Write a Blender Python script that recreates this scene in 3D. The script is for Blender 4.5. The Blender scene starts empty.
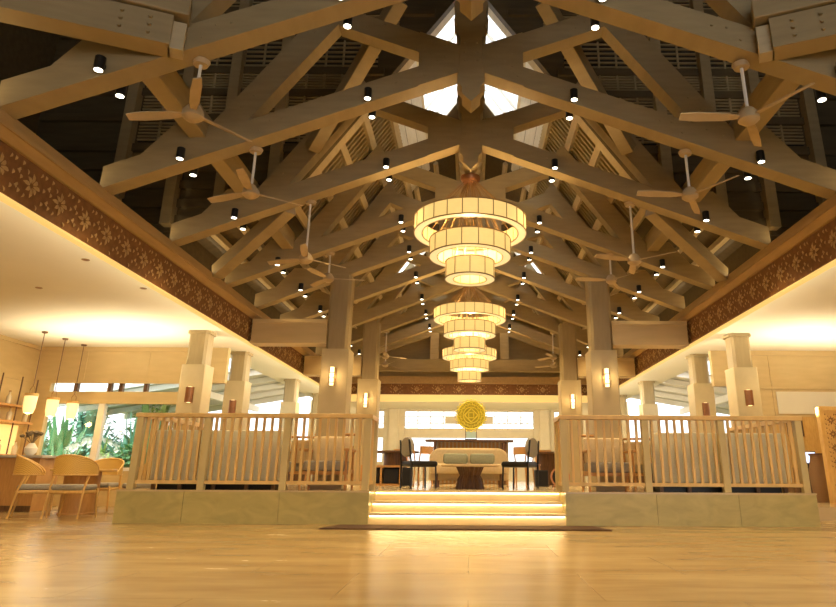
import bpy, bmesh, math, random
from mathutils import Vector, Matrix
random.seed(7)
SC = bpy.context.scene
COL = SC.collection
R = math.radians

# ------------------------------------------------------------------ camera
cam_d = bpy.data.cameras.new('camera')
cam = bpy.data.objects.new('camera', cam_d)
COL.objects.link(cam)
cam.location = (0, 0, 0.70)
cam.rotation_euler = (Matrix.Rotation(R(90 + 18.1), 4, 'X') @ Matrix.Rotation(R(0.32), 4, 'Z')).to_euler()
cam_d.sensor_width = 36
cam_d.lens = 650 / 836 * 36
cam_d.shift_x = -52 / 836
cam_d.shift_y = -42.5 / 836
cam_d.clip_start = 0.05
cam_d.clip_end = 300
SC.camera = cam

# ------------------------------------------------------------------ exposure, sky
SC.view_settings.view_transform = 'Standard'
SC.view_settings.look = 'None'
SC.view_settings.gamma = 1
SC.view_settings.use_curve_mapping = False
SC.view_settings.exposure = 0.9
SC.cycles.max_bounces = 8
SC.cycles.diffuse_bounces = 5
SC.cycles.glossy_bounces = 3
SC.cycles.sample_clamp_indirect = 4
SC.cycles.caustics_reflective = False
SC.cycles.caustics_refractive = False

W = bpy.data.worlds.new('overcast_sky')
SC.world = W
W.use_nodes = True
W.node_tree.nodes['Background'].inputs[0].default_value = (0.95, 0.97, 1.0, 1)
W.node_tree.nodes['Background'].inputs[1].default_value = 1.45

sun_d = bpy.data.lights.new('hazy_sun', 'SUN')
sun_d.energy, sun_d.color, sun_d.angle = 3.0, (1.0, 0.96, 0.88), R(25)
sun = bpy.data.objects.new('hazy_sun', sun_d)
sun.rotation_euler = Vector((0.5, 0.45, -1.0)).to_track_quat('-Z', 'Y').to_euler()
COL.objects.link(sun)

WARM = (1.0, 0.70, 0.33)
AMBER = (1.0, 0.58, 0.18)
SOFT = (1.0, 0.86, 0.60)


def area(name, loc, rot, sx, sy, energy, color):
    d = bpy.data.lights.new(name, 'AREA')
    d.shape = 'RECTANGLE'
    d.size, d.size_y, d.energy, d.color = sx, sy, energy, color
    o = bpy.data.objects.new(name, d)
    o.location, o.rotation_euler = loc, rot
    COL.objects.link(o)
    return o


def lamp(name, kind, loc, energy, color, size=0.05, angle=70, rot=(0, 0, 0)):
    d = bpy.data.lights.new(name, kind)
    d.energy, d.color = energy, color
    d.shadow_soft_size = size
    if kind == 'SPOT':
        d.spot_size, d.spot_blend = R(angle), 0.7
    o = bpy.data.objects.new(name, d)
    o.location, o.rotation_euler = loc, rot
    COL.objects.link(o)
    return o


# cove lights behind the carved friezes, washing the aisle ceilings
for s in (-1, 1):
    area('cove_light', (s * 3.885, 6.5, 3.0), (0, R(-s * 110), 0), 0.05, 22, 150, SOFT)
    area('cove_light', (s * 3.885, 21.5, 3.0), (0, R(-s * 110), 0), 0.05, 7, 40, SOFT)
    # added spots in mid-air without fixtures, brightening the side room ceilings
    for xx, yy, en in ((6.45, 12.5, 150), (7.9, 12.9, 130)):
        lamp('room_uplight', 'SPOT', (s * xx, yy, 1.75), en, SOFT, .12, 128, (0, R(180 - s * 5), 0)).data.spot_blend = 1.0
    # unseen lamps added above the cornices to brighten the trusses
    area('ledge_uplight', (s * 3.80, 9.0, 3.47), (0, R(180 - s * 35), 0), 0.06, 20, 15, WARM)
# light behind the end frieze, washing the end aisle ceiling
area('cove_light', (0, 19.06, 2.86), (R(112), 0, 0), 7.4, 0.05, 220, (1.0, 0.9, 0.72))
area('aisle_light', (0, 22.5, 3.04), (0, 0, 0), 6, 0.3, 50, SOFT)


# ------------------------------------------------------------------ materials
def new_mat(name):
    m = bpy.data.materials.new(name)
    m.use_nodes = True
    return m, m.node_tree, m.node_tree.nodes['Principled BSDF']


def mat(name, c1, c2=None, rough=0.6, scale=6.0, stretch=(1, 1, 1), metal=0.0, detail=4, bump=0.0, spec=0.4, rot=(0, 0, 0), dist=0.0):
    m, nt, b = new_mat(name)
    b.inputs['Roughness'].default_value = rough
    b.inputs['Metallic'].default_value = metal
    b.inputs['Specular IOR Level'].default_value = spec
    if c2 is None:
        c2 = tuple(x * 0.85 for x in c1)
    tc = nt.nodes.new('ShaderNodeTexCoord')
    mp = nt.nodes.new('ShaderNodeMapping')
    mp.inputs['Scale'].default_value = stretch
    mp.inputs['Rotation'].default_value = rot
    nz = nt.nodes.new('ShaderNodeTexNoise')
    nz.inputs['Scale'].default_value = scale
    nz.inputs['Detail'].default_value = detail
    nz.inputs['Distortion'].default_value = dist
    rp = nt.nodes.new('ShaderNodeValToRGB')
    rp.color_ramp.elements[0].position, rp.color_ramp.elements[1].position = 0.3, 0.7
    rp.color_ramp.elements[0].color = (*c2, 1)
    rp.color_ramp.elements[1].color = (*c1, 1)
    L = nt.links.new
    L(tc.outputs['Object'], mp.inputs['Vector'])
    L(mp.outputs[0], nz.inputs['Vector'])
    L(nz.outputs['Fac'], rp.inputs[0])
    L(rp.outputs[0], b.inputs['Base Color'])
    if bump:
        bp = nt.nodes.new('ShaderNodeBump')
        bp.inputs['Strength'].default_value = bump
        bp.inputs['Distance'].default_value = 0.02
        L(nz.outputs['Fac'], bp.inputs['Height'])
        L(bp.outputs[0], b.inputs['Normal'])
    return m


def emit(name, color, strength, base=(0.8, 0.7, 0.5)):
    m, nt, b = new_mat(name)
    b.inputs['Base Color'].default_value = (*base, 1)
    b.inputs['Emission Color'].default_value = (*color, 1)
    b.inputs['Emission Strength'].default_value = strength
    nz = nt.nodes.new('ShaderNodeTexNoise')
    nz.inputs['Scale'].default_value = 9
    mr = nt.nodes.new('ShaderNodeMapRange')
    mr.inputs['To Min'].default_value, mr.inputs['To Max'].default_value = strength * 0.9, strength * 1.1
    nt.links.new(nz.outputs['Fac'], mr.inputs['Value'])
    nt.links.new(mr.outputs[0], b.inputs['Emission Strength'])
    return m


M = {}
M['beam'] = mat('painted_timber', (0.40, 0.31, 0.165), (0.34, 0.262, 0.137), 0.55, 3, (1, 1, 6))
M['beam2'] = mat('pale_timber', (0.60, 0.50, 0.31), (0.5, 0.41, 0.25), 0.6, 3, (1, 1, 6))
M['roofwood'] = mat('dark_roof_boards', (0.125, 0.09, 0.04), (0.085, 0.06, 0.027), 0.7, 2, (1, 6, 6))
M['void'] = mat('black_roof_felt', (0.03, 0.024, 0.014), (0.02, 0.016, 0.01), 0.9)  # near-black backing that imitates the unlit space behind the louvre slats
M['whiteboard'] = mat('white_painted_boards', (0.88, 0.86, 0.78), (0.78, 0.76, 0.67), 0.6, 4, (8, 1, 1))
M['panel'] = mat('tan_wall_panel', (0.64, 0.49, 0.25), (0.58, 0.44, 0.22), 0.5, 2, (1, 1, 5))
M['column'] = mat('beige_column_veneer', (0.37, 0.285, 0.15), (0.32, 0.245, 0.125), 0.5, 3, (6, 6, 1))
M['pedestal'] = mat('beige_stucco', (0.52, 0.42, 0.245), (0.48, 0.39, 0.225), 0.6, 5)
M['cornice'] = mat('cornice_wood', (0.50, 0.335, 0.145), (0.43, 0.285, 0.12), 0.45, 3, (6, 1, 6))
M['frieze'] = mat('carved_brown_wood', (0.27, 0.125, 0.042), (0.19, 0.085, 0.028), 0.6, 14)
M['inlay'] = mat('cream_inlay', (0.60, 0.40, 0.16), (0.46, 0.29, 0.11), 0.35, 30)
M['plaster'] = mat('cream_plaster', (0.82, 0.77, 0.63), (0.80, 0.75, 0.61), 0.8, 2)
M['marble'] = mat('veined_stone', (0.52, 0.45, 0.19), (0.40, 0.345, 0.145), 0.35, 2.6, (1, 1, 2.0), detail=12, dist=1.2)
M['riser'] = mat('cream_step_stone', (0.75, 0.62, 0.38), (0.66, 0.54, 0.32), 0.4, 4)
M['platfloor'] = mat('polished_stone', (0.62, 0.50, 0.30), (0.52, 0.42, 0.25), 0.15, 2, (1, 3, 1))
M['rail'] = mat('honey_rail_wood', (0.72, 0.51, 0.22), (0.64, 0.44, 0.18), 0.45, 8, (1, 1, 0.2))
M['post'] = mat('olive_post_wood', (0.58, 0.48, 0.25), (0.52, 0.43, 0.22), 0.5, 8, (1, 1, 0.2))
M['oak'] = mat('orange_oak', (0.56, 0.31, 0.11), (0.46, 0.24, 0.08), 0.45, 7, (6, 1, 1))
M['honey'] = mat('honey_ash', (0.70, 0.45, 0.15), (0.60, 0.36, 0.11), 0.45, 8, (4, 4, 1))
M['walnut'] = mat('walnut', (0.16, 0.085, 0.04), (0.10, 0.05, 0.025), 0.45, 6, (8, 8, 1))
M['dark'] = mat('black_paint', (0.016, 0.014, 0.013), (0.012, 0.011, 0.01), 0.4)
M['opening'] = mat('dark_lacquer', (0.01, 0.009, 0.008), (0.008, 0.007, 0.006), 0.5)  # near-black standing in for shade inside open bays; also speaker grilles
M['fabric'] = mat('grey_green_fabric', (0.72, 0.72, 0.58), (0.66, 0.66, 0.53), 0.9, 40, bump=0.1)
M['cushion'] = mat('grey_fabric', (0.36, 0.34, 0.29), (0.31, 0.29, 0.25), 0.9, 40, bump=0.1)
M['cream'] = mat('cream_upholstery', (0.66, 0.54, 0.35), (0.60, 0.49, 0.31), 0.85, 30, bump=0.1)
M['pillow'] = mat('sage_fabric', (0.29, 0.31, 0.24), (0.25, 0.27, 0.21), 0.9, 40, bump=0.1)
M['white'] = mat('white_paint', (0.80, 0.78, 0.72), (0.77, 0.75, 0.69), 0.6)
M['fan'] = mat('fan_pale_wood', (0.55, 0.42, 0.24), (0.48, 0.36, 0.20), 0.5, 8)
M['gold'] = mat('green_gold_leaf', (0.92, 0.80, 0.07), (0.80, 0.70, 0.05), 0.4, 10)
M['gold2'] = mat('aged_green_gold', (0.62, 0.54, 0.03), (0.48, 0.42, 0.02), 0.45, 12)
M['copper'] = mat('copper_brown', (0.28, 0.12, 0.05), (0.22, 0.09, 0.035), 0.35, 10, metal=0.5)
M['brass'] = mat('aged_brass', (0.40, 0.25, 0.10), (0.33, 0.2, 0.08), 0.35, 10, metal=0.7)
M['bolt'] = mat('bolt_iron', (0.12, 0.09, 0.05), (0.09, 0.07, 0.04), 0.5)
M['mat'] = mat('brown_door_mat', (0.09, 0.045, 0.02), (0.06, 0.03, 0.014), 0.95, 60)
M['counter'] = mat('grey_counter_stone', (0.46, 0.42, 0.36), (0.38, 0.35, 0.30), 0.3, 8)
M['garden'] = mat('garden_soil', (0.14, 0.17, 0.06), (0.09, 0.10, 0.04), 0.9, 3)
M['leaf1'] = mat('green_leaf', (0.16, 0.40, 0.16), (0.07, 0.24, 0.10), 0.5, 5)
M['leaf2'] = mat('bluish_leaf', (0.20, 0.46, 0.34), (0.10, 0.30, 0.20), 0.5, 5)
M['leaf3'] = mat('lime_leaf', (0.40, 0.58, 0.20), (0.27, 0.43, 0.13), 0.5, 5)
M['petal'] = mat('white_petals', (0.85, 0.84, 0.74), (0.75, 0.74, 0.6), 0.6)
M['bark'] = mat('grey_bark', (0.24, 0.19, 0.12), (0.16, 0.12, 0.08), 0.9, 12)
M['teal'] = mat('teal_glass_tint', (0.50, 0.70, 0.62), (0.45, 0.64, 0.57), 0.2)
M['shade'] = emit('lit_paper_shade', (1.0, 0.62, 0.19), 0.52, (0.42, 0.30, 0.14))
M['shade_low'] = emit('lit_shade_underside', (1.0, 0.72, 0.32), 0.50, (0.4, 0.3, 0.16))
M['led'] = emit('warm_led_diffuser', (1.0, 0.58, 0.16), 0.50, (0.4, 0.3, 0.15))
M['stepled'] = emit('step_led', (1.0, 0.74, 0.36), 8.0)
M['lens'] = emit('spot_lens', (1.0, 0.90, 0.68), 5.0)
M['sconce_lit'] = emit('sconce_tube', (1.0, 0.70, 0.32), 1.3)
M['lantern'] = emit('lantern_glass', (1.0, 0.68, 0.26), 0.6)
M['amber'] = emit('backlit_onyx', (1.0, 0.58, 0.14), 0.42)
M['screen'] = emit('lit_screen', (0.55, 0.72, 1.0), 1.4, (0.1, 0.1, 0.1))
M['bottle'] = mat('brown_bottle_glass', (0.22, 0.10, 0.03), (0.15, 0.07, 0.02), 0.1, spec=0.8)
M['bottle2'] = mat('clear_bottle_glass', (0.65, 0.58, 0.42), (0.6, 0.53, 0.38), 0.1, spec=0.8)


def wicker(name, c1, c2):
    m, nt, b = new_mat(name)
    b.inputs['Roughness'].default_value = 0.55
    tc = nt.nodes.new('ShaderNodeTexCoord')
    ck = nt.nodes.new('ShaderNodeTexChecker')
    ck.inputs['Scale'].default_value = 70
    ck.inputs['Color1'].default_value = (*c1, 1)
    ck.inputs['Color2'].default_value = (*c2, 1)
    nt.links.new(tc.outputs['Object'], ck.inputs['Vector'])
    nt.links.new(ck.outputs['Color'], b.inputs['Base Color'])
    return m


M['cane'] = wicker('woven_cane', (0.74, 0.47, 0.12), (0.56, 0.33, 0.07))
M['basket'] = wicker('woven_basket', (0.25, 0.14, 0.06), (0.15, 0.08, 0.035))


def floor_mat():
    m, nt, b = new_mat('honey_polished_stone')
    L = nt.links.new
    tc = nt.nodes.new('ShaderNodeTexCoord')
    mp = nt.nodes.new('ShaderNodeMapping')
    mp.inputs['Scale'].default_value = (0.4, 1.5, 1)
    nz = nt.nodes.new('ShaderNodeTexNoise')
    nz.inputs['Scale'].default_value = 1.5
    nz.inputs['Detail'].default_value = 8
    nz.inputs['Roughness'].default_value = 0.6
    rp = nt.nodes.new('ShaderNodeValToRGB')
    rp.color_ramp.elements[0].position, rp.color_ramp.elements[1].position = 0.32, 0.68
    rp.color_ramp.elements[0].color = (0.28, 0.185, 0.074, 1)
    rp.color_ramp.elements[1].color = (0.41, 0.305, 0.145, 1)
    br = nt.nodes.new('ShaderNodeTexBrick')
    br.inputs['Scale'].default_value = 1.0
    br.inputs['Brick Width'].default_value = 1.6
    br.inputs['Row Height'].default_value = 1.05
    br.inputs['Mortar Size'].default_value = 0.004
    br.inputs['Color1'].default_value = (1, 1, 1, 1)
    br.inputs['Color2'].default_value = (0.97, 0.96, 0.95, 1)
    br.inputs['Mortar'].default_value = (0.74, 0.69, 0.62, 1)
    mx = nt.nodes.new('ShaderNodeMix')
    mx.data_type = 'RGBA'
    mx.blend_type = 'MULTIPLY'
    mx.inputs[0].default_value = 1
    L(tc.outputs['Object'], mp.inputs['Vector'])
    L(mp.outputs[0], nz.inputs['Vector'])
    L(nz.outputs['Fac'], rp.inputs[0])
    L(tc.outputs['Object'], br.inputs['Vector'])
    L(rp.outputs[0], mx.inputs[6])
    L(br.outputs['Color'], mx.inputs[7])
    L(mx.outputs[2], b.inputs['Base Color'])
    b.inputs['Roughness'].default_value = 0.2
    mr = nt.nodes.new('ShaderNodeMapRange')
    mr.inputs['To Min'].default_value, mr.inputs['To Max'].default_value = 0.22, 0.30
    L(nz.outputs['Fac'], mr.inputs['Value'])
    L(mr.outputs[0], b.inputs['Roughness'])
    return m


M['floor'] = floor_mat()


def skylight_mat():
    m, nt, b = new_mat('frosted_skylight_glass')
    nt.nodes.remove(b)
    out = nt.nodes['Material Output']
    tl = nt.nodes.new('ShaderNodeBsdfTranslucent')
    tl.inputs[0].default_value = (0.95, 0.95, 0.95, 1)
    tr = nt.nodes.new('ShaderNodeBsdfTransparent')
    tr.inputs[0].default_value = (0.95, 0.97, 0.97, 1)
    nz = nt.nodes.new('ShaderNodeTexNoise')
    nz.inputs['Scale'].default_value = 14
    mr = nt.nodes.new('ShaderNodeMapRange')
    mr.inputs['To Min'].default_value, mr.inputs['To Max'].default_value = 0.25, 0.95
    mx = nt.nodes.new('ShaderNodeMixShader')
    nt.links.new(nz.outputs['Fac'], mr.inputs['Value'])
    nt.links.new(mr.outputs[0], mx.inputs[0])
    nt.links.new(tl.outputs[0], mx.inputs[1])
    nt.links.new(tr.outputs[0], mx.inputs[2])
    nt.links.new(mx.outputs[0], out.inputs[0])
    return m


M['skyglass'] = skylight_mat()


def glass_mat():
    m, nt, b = new_mat('clear_window_glass')
    nt.nodes.remove(b)
    out = nt.nodes['Material Output']
    tr = nt.nodes.new('ShaderNodeBsdfTransparent')
    tr.inputs[0].default_value = (0.94, 0.97, 0.96, 1)
    gl = nt.nodes.new('ShaderNodeBsdfGlossy')
    gl.inputs['Roughness'].default_value = 0.02
    mx = nt.nodes.new('ShaderNodeMixShader')
    mx.inputs[0].default_value = 0.05
    nt.links.new(tr.outputs[0], mx.inputs[1])
    nt.links.new(gl.outputs[0], mx.inputs[2])
    nt.links.new(mx.outputs[0], out.inputs[0])
    return m


M['glass'] = glass_mat()


# ------------------------------------------------------------------ helpers
class MB:
    def __init__(s):
        s.v, s.f = [], []

    def add(s, vs, fs):
        n = len(s.v)
        s.v += [tuple(v) for v in vs]
        s.f += [tuple(i + n for i in f) for f in fs]
        return s

    def box(s, x0, x1, y0, y1, z0, z1):
        return s.add([(x0, y0, z0), (x1, y0, z0), (x1, y1, z0), (x0, y1, z0), (x0, y0, z1), (x1, y0, z1), (x1, y1, z1), (x0, y1, z1)],
                     [(0, 3, 2, 1), (4, 5, 6, 7), (0, 1, 5, 4), (1, 2, 6, 5), (2, 3, 7, 6), (3, 0, 4, 7)])

    def prism(s, poly, a, b, axis='y'):
        """polygon in the plane across `axis`, extruded from a to b"""
        def p(u, w, t):
            return {'y': (u, t, w), 'x': (t, u, w), 'z': (u, w, t)}[axis]
        n = len(poly)
        vs = [p(u, w, a) for u, w in poly] + [p(u, w, b) for u, w in poly]
        fs = [tuple(range(n)), tuple(range(2 * n - 1, n - 1, -1))]
        fs += [(i, n + i, n + (i + 1) % n, (i + 1) % n) for i in range(n)]
        return s.add(vs, fs)

    def bar(s, p, q, w, h, up=(0, 0, 1)):
        p, q = Vector(p), Vector(q)
        d = (q - p).normalized()
        u = Vector(up)
        a = d.cross(u)
        if a.length < 1e-4:
            a = d.cross(Vector((1, 0, 0)))
        a.normalize()
        b = a.cross(d).normalized()
        a, b = a * w / 2, b * h / 2
        vs = [p - a - b, p + a - b, p + a + b, p - a + b, q - a - b, q + a - b, q + a + b, q - a + b]
        return s.add(vs, [(0, 3, 2, 1), (4, 5, 6, 7), (0, 1, 5, 4), (1, 2, 6, 5), (2, 3, 7, 6), (3, 0, 4, 7)])

    def lathe(s, prof, c=(0, 0, 0), n=24, closed=False):
        vs, fs = [], []
        m = len(prof)
        for r, z in prof:
            for k in range(n):
                a = 2 * math.pi * k / n
                vs.append((c[0] + r * math.cos(a), c[1] + r * math.sin(a), c[2] + z))
        for i in range(m - 1 if not closed else m):
            j = (i + 1) % m
            for k in range(n):
                fs.append((i * n + k, i * n + (k + 1) % n, j * n + (k + 1) % n, j * n + k))
        if not closed:
            fs.append(tuple(range(n - 1, -1, -1)))
            fs.append(tuple((m - 1) * n + k for k in range(n)))
        return s.add(vs, fs)

    def tube(s, pts, r, n=8, r2=None):
        pts = [Vector(p) for p in pts]
        vs, fs = [], []
        m = len(pts)
        for i, p in enumerate(pts):
            d = (pts[min(i + 1, m - 1)] - pts[max(i - 1, 0)]).normalized()
            a = d.cross(Vector((0, 0, 1)))
            if a.length < 1e-3:
                a = d.cross(Vector((1, 0, 0)))
            a.normalize()
            b = d.cross(a)
            rr = r if r2 is None else r + (r2 - r) * i / (m - 1)
            for k in range(n):
                t = 2 * math.pi * k / n
                vs.append(p + a * math.cos(t) * rr + b * math.sin(t) * rr)
        for i in range(m - 1):
            for k in range(n):
                fs.append((i * n + k, i * n + (k + 1) % n, (i + 1) * n + (k + 1) % n, (i + 1) * n + k))
        fs += [tuple(range(n - 1, -1, -1)), tuple((m - 1) * n + k for k in range(n))]
        return s.add(vs, fs)

    def rbox(s, x0, x1, y0, y1, z0, z1, r=0.03):
        """box with rounded upright edges and softened top and bottom"""
        n = 4
        def ring(ins, z):
            pts = []
            for cx, cy, a0 in ((x1 - r, y1 - r, 0), (x0 + r, y1 - r, 90), (x0 + r, y0 + r, 180), (x1 - r, y0 + r, 270)):
                for k in range(n):
                    a = R(a0 + 90 * k / (n - 1))
                    pts.append((cx + (r - ins) * math.cos(a), cy + (r - ins) * math.sin(a), z))
            return pts
        q = min(r, (z1 - z0) / 2.2)
        rows = [ring(q * .8, z0), ring(q * .25, z0 + q * .3), ring(0, z0 + q), ring(0, z1 - q), ring(q * .25, z1 - q * .3), ring(q * .8, z1)]
        k = 4 * n
        vs = [p for row in rows for p in row]
        fs = []
        for i in range(len(rows) - 1):
            for j in range(k):
                fs.append((i * k + j, i * k + (j + 1) % k, (i + 1) * k + (j + 1) % k, (i + 1) * k + j))
        fs += [tuple(range(k - 1, -1, -1)), tuple((len(rows) - 1) * k + j for j in range(k))]
        return s.add(vs, fs)

    def build(s, name, m, parent=None, label=None, smooth=False, bevel=0.0, loc=None, rotz=0):
        me = bpy.data.meshes.new(name)
        me.from_pydata(s.v, [], s.f)
        bm = bmesh.new()
        bm.from_mesh(me)
        bmesh.ops.recalc_face_normals(bm, faces=bm.faces)
        bm.to_mesh(me)
        bm.free()
        me.materials.append(M[m] if isinstance(m, str) else m)
        if smooth:
            me.polygons.foreach_set('use_smooth', [True] * len(me.polygons))
            me.set_sharp_from_angle(angle=R(40))
        o = bpy.data.objects.new(name, me)
        COL.objects.link(o)
        if parent:
            o.parent = parent
        if loc:
            o.location = loc
        if rotz:
            o.rotation_euler = (0, 0, rotz)
        if label:
            o['label'] = label
        if bevel:
            b = o.modifiers.new('bevel', 'BEVEL')
            b.width, b.segments, b.limit_method, b.angle_limit = bevel, 2, 'ANGLE', R(50)
        return o


def tag(o, label, cat, group=None, kind=None):
    o['label'], o['category'] = label, cat
    if group:
        o['group'] = group
    if kind:
        o['kind'] = kind
    return o


def thing(name, label, cat, loc=(0, 0, 0), rotz=0, group=None, kind=None):
    o = bpy.data.objects.new(name, None)
    o.empty_display_size = 0.1
    o.location, o.rotation_euler = loc, (0, 0, rotz)
    COL.objects.link(o)
    return tag(o, label, cat, group, kind)


def dup(root, loc, rotz=0, label=None, group=None):
    r = root.copy()
    COL.objects.link(r)
    r.location, r.rotation_euler = loc, (0, 0, rotz)
    if label:
        r['label'] = label
    if group:
        r['group'] = group
    for ch in list(root.children):
        c = ch.copy()
        COL.objects.link(c)
        c.parent = r
        for g in ch.children:
            d = g.copy()
            COL.objects.link(d)
            d.parent = c
    return r


def first_or_dup(store, key, maker, loc, rotz, label, group=None):
    if key not in store:
        o = maker()
        o.location, o.rotation_euler = loc, (0, 0, rotz)
        o['label'] = label
        if group:
            o['group'] = group
        store[key] = o
        return o
    return dup(store[key], loc, rotz, label, group)


P0 = {}


def struct(mb, name, m, label, cat, **k):
    return tag(mb.build(name, m, **k), label, cat, kind='structure')


SIDE = {-1: 'left', 1: 'right'}

# ================================================================== SETTING
fl = MB().box(-10.2, 10.2, -7, 27, -0.2, 0.0)
struct(fl, 'floor', 'floor', 'polished honey stone floor of the lobby', 'floor')
struct(MB().box(-60, 60, 14.9, 90, -0.5, -0.25), 'ground_garden', 'garden', 'planted ground outside beyond the rear windows', 'ground')

# platform
pb = MB()
pb.box(-5.08, -1.44, 10, 26, 0.0, 0.428)
pb.box(1.40, 5.02, 10, 26, 0.0, 0.428)
pb.box(-1.44, 1.40, 10.585, 26, 0.0, 0.428)
struct(pb, 'floor_platform', 'marble', 'raised dining platform faced in veined olive stone', 'platform')
pf = MB()
pf.box(-5.10, -1.44, 9.98, 26, 0.428, 0.452)
pf.box(1.40, 5.04, 9.98, 26, 0.428, 0.452)
pf.box(-1.44, 1.40, 10.56, 26, 0.428, 0.452)
struct(pf, 'floor_platform_paving', 'platfloor', 'polished paving on top of the dining platform', 'floor')

fc = MB()
for xa, xb in ((-5.09, -4.12), (-4.113, -2.74), (-2.733, -1.44), (1.40, 2.71), (2.717, 3.90), (3.907, 5.03)):
    fc.box(xa, xb, 9.985, 9.999, 0.0, 0.427)
struct(fc, 'trim_platform_facing', 'marble', 'veined olive stone slabs facing the platform front', 'facing')

# aisle ceilings
for s in (-1, 1):
    a, b = sorted((s * 3.86, s * 10.2))
    cm = MB().box(a, b, -5, 14.75, 3.37, 3.5)
    a, b = sorted((s * 3.86, s * 5.9))
    cm.box(a, b, 14.75, 26, 3.37, 3.5)
    struct(cm, 'ceiling_aisle_' + SIDE[s], 'plaster', f'low cream plaster ceiling over the {SIDE[s]} side room', 'ceiling')
struct(MB().box(-3.86, 3.86, 18.95, 26.2, 3.06, 3.2), 'ceiling_end_aisle', 'plaster', 'white plaster ceiling of the end aisle behind the platform', 'ceiling')

# carved friezes with cornice
def flower(mb, origin, ux, nrm, sc=1.0):
    """eight-petalled flower and small buds, raised on the frieze"""
    o, ux, nrm = Vector(origin), Vector(ux), Vector(nrm)
    uz = Vector((0, 0, 1))
    def petal(cx, cz, ang, l, w):
        c, sn = math.cos(ang), math.sin(ang)
        vs = []
        for t, ww, hh in ((0, .2, .25), (.35, .9, 1), (.7, .9, 1), (1, .15, .3)):
            for sg in (-1, 1):
                u = cx + c * l * t - sn * w * ww * sg / 2
                z = cz + sn * l * t + c * w * ww * sg / 2
                vs.append(o + ux * (u * sc) + uz * (z * sc) + nrm * (0.012 * hh))
        mb.add(vs, [(0, 1, 3, 2), (2, 3, 5, 4), (4, 5, 7, 6)])
    for k in range(8):
        a = k * math.pi / 4
        petal(math.cos(a) * .018, math.sin(a) * .018, a, .075 if k % 2 == 0 else .055, .034)
    for sg in (-1, 1):
        for dz in (-.105, .0, .105):
            petal(sg * .13, dz, math.pi / 2, .035, .03)
        for dz in (-.06, .055):
            petal(sg * .175, dz, 0.6 * sg, .035, .022)
        petal(sg * .075, .10, 1.2 * sg, .04, .02)
        petal(sg * .075, -.12, -1.2 * sg, .04, .02)


for s in (-1, 1):
    n = SIDE[s]
    t = thing('trim_frieze', f'carved brown frieze with cream flowers above the {n} side room', 'frieze', (s * 3.78, 0, 2.83), kind='structure')
    bx = sorted((0, s * 0.08))
    MB().box(bx[0], bx[1], -5, 18.9, 0.0, 0.40).build('fascia', 'frieze', t)
    fm = MB()
    for k in range(58):
        flower(fm, (-s * 0.003, -4.6 + k * 0.405, 0.20), (0, 1, 0), (-s, 0, 0), 1.18)
    fm.build('floral_inlay', 'inlay', t)
    MB().box(bx[0], bx[1], -5, 18.9, -0.022, 0.0).build('led_strip', 'led', t, label='glowing warm strip under the frieze')
    pr = [(0.0, .40), (-s * .03, .40), (-s * .10, .45), (-s * .12, .45), (-s * .12, .49), (-s * .085, .505), (-s * .07, .60), (s * .05, .60), (s * .05, .40)]
    MB().prism(pr, -5, 18.9).build('cornice', 'cornice', t)
# end frieze
t = thing('trim_frieze_end', 'carved brown frieze with cream flowers across the far end', 'frieze', (0, 18.8, 2.83), kind='structure')
MB().box(-3.7, 3.7, 0, .1, 0, .30).build('fascia', 'frieze', t)
fm = MB()
for k in range(12):
    flower(fm, (-3.3 + k * .6, -.003, .15), (1, 0, 0), (0, -1, 0), 0.95)
fm.build('floral_inlay', 'inlay', t)
MB().box(-3.7, 3.7, -.10, .1, .30, .50).build('cornice', 'cornice', t)
MB().box(-3.7, 3.7, 0, .12, -.19, 0).build('led_strip', 'led', t, label='glowing warm band')  # emission stands in for cove light falling on the lower fascia
MB().box(-3.7, 3.7, .12, .2, 0, .4).build('backing_board', 'white', t)

# front volume: tall dark attic in front of the gable wall
for s in (-1, 1):
    a, b = sorted((s * 6.0, s * 6.15))
    struct(MB().box(a, b, -5, 8.2, 3.45, 9.2), 'wall_attic_' + SIDE[s], 'roofwood', f'dark boarded attic wall high over the {SIDE[s]} side room', 'wall')
struct(MB().box(-6.2, 6.2, -5, 8.2, 9.0, 9.2), 'ceiling_attic', 'roofwood', 'dark boarded roof high over the front trusses', 'ceiling')
struct(MB().box(-10.2, 10.2, -5.2, -5, 5.2, 9.2), 'wall_entrance', 'roofwood', 'boarded wall above the open entrance', 'wall')

struct(MB().box(-10.2, -1.0, -5.2, -5, 0, 5.2), 'wall_entrance_left', 'panel', 'panelled wall closing the left half of the entrance side', 'wall')  # out of view, added to cut the daylight on the left

# gable wall with triangular opening
Y0 = 7.95
def rz(x):
    return 7.75 - 1.45 * abs(x)
gw = MB()
for s in (-1, 1):
    poly = [(0, 7.75), (s * 2.2, rz(2.2)), (s * 3.0, 3.95), (s * 3.6, 3.70), (s * 6.0, 3.70), (s * 6.0, 9.0), (0, 9.0)]
    gw.prism(poly, Y0 + .04, Y0 + .16)
gwall = struct(gw, 'wall_gable', 'roofwood', 'dark boarded gable wall with louvres behind the third truss', 'wall')
gb = MB()
rows = [(5.00, 5.30), (5.42, 5.72), (5.82, 6.08), (6.18, 6.64), (6.78, 7.10), (7.2, 7.6)]
zb = [(a[1] + b[0]) / 2 for a, b in zip(rows[:-1], rows[1:])] + [4.9, 4.62, 4.35, 4.08, 3.85]
for z in zb:
    xi = (7.75 - z) / 1.45 + .12 if z > 4.6 else 2.45 + (4.6 - z) * 1.6
    for s in (-1, 1):
        a, b = sorted((s * xi, s * 5.95))
        gb.box(a, b, Y0 - .02, Y0 + .05, z - .055, z + .055)
gb.build('board', 'roofwood', gwall)
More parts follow.
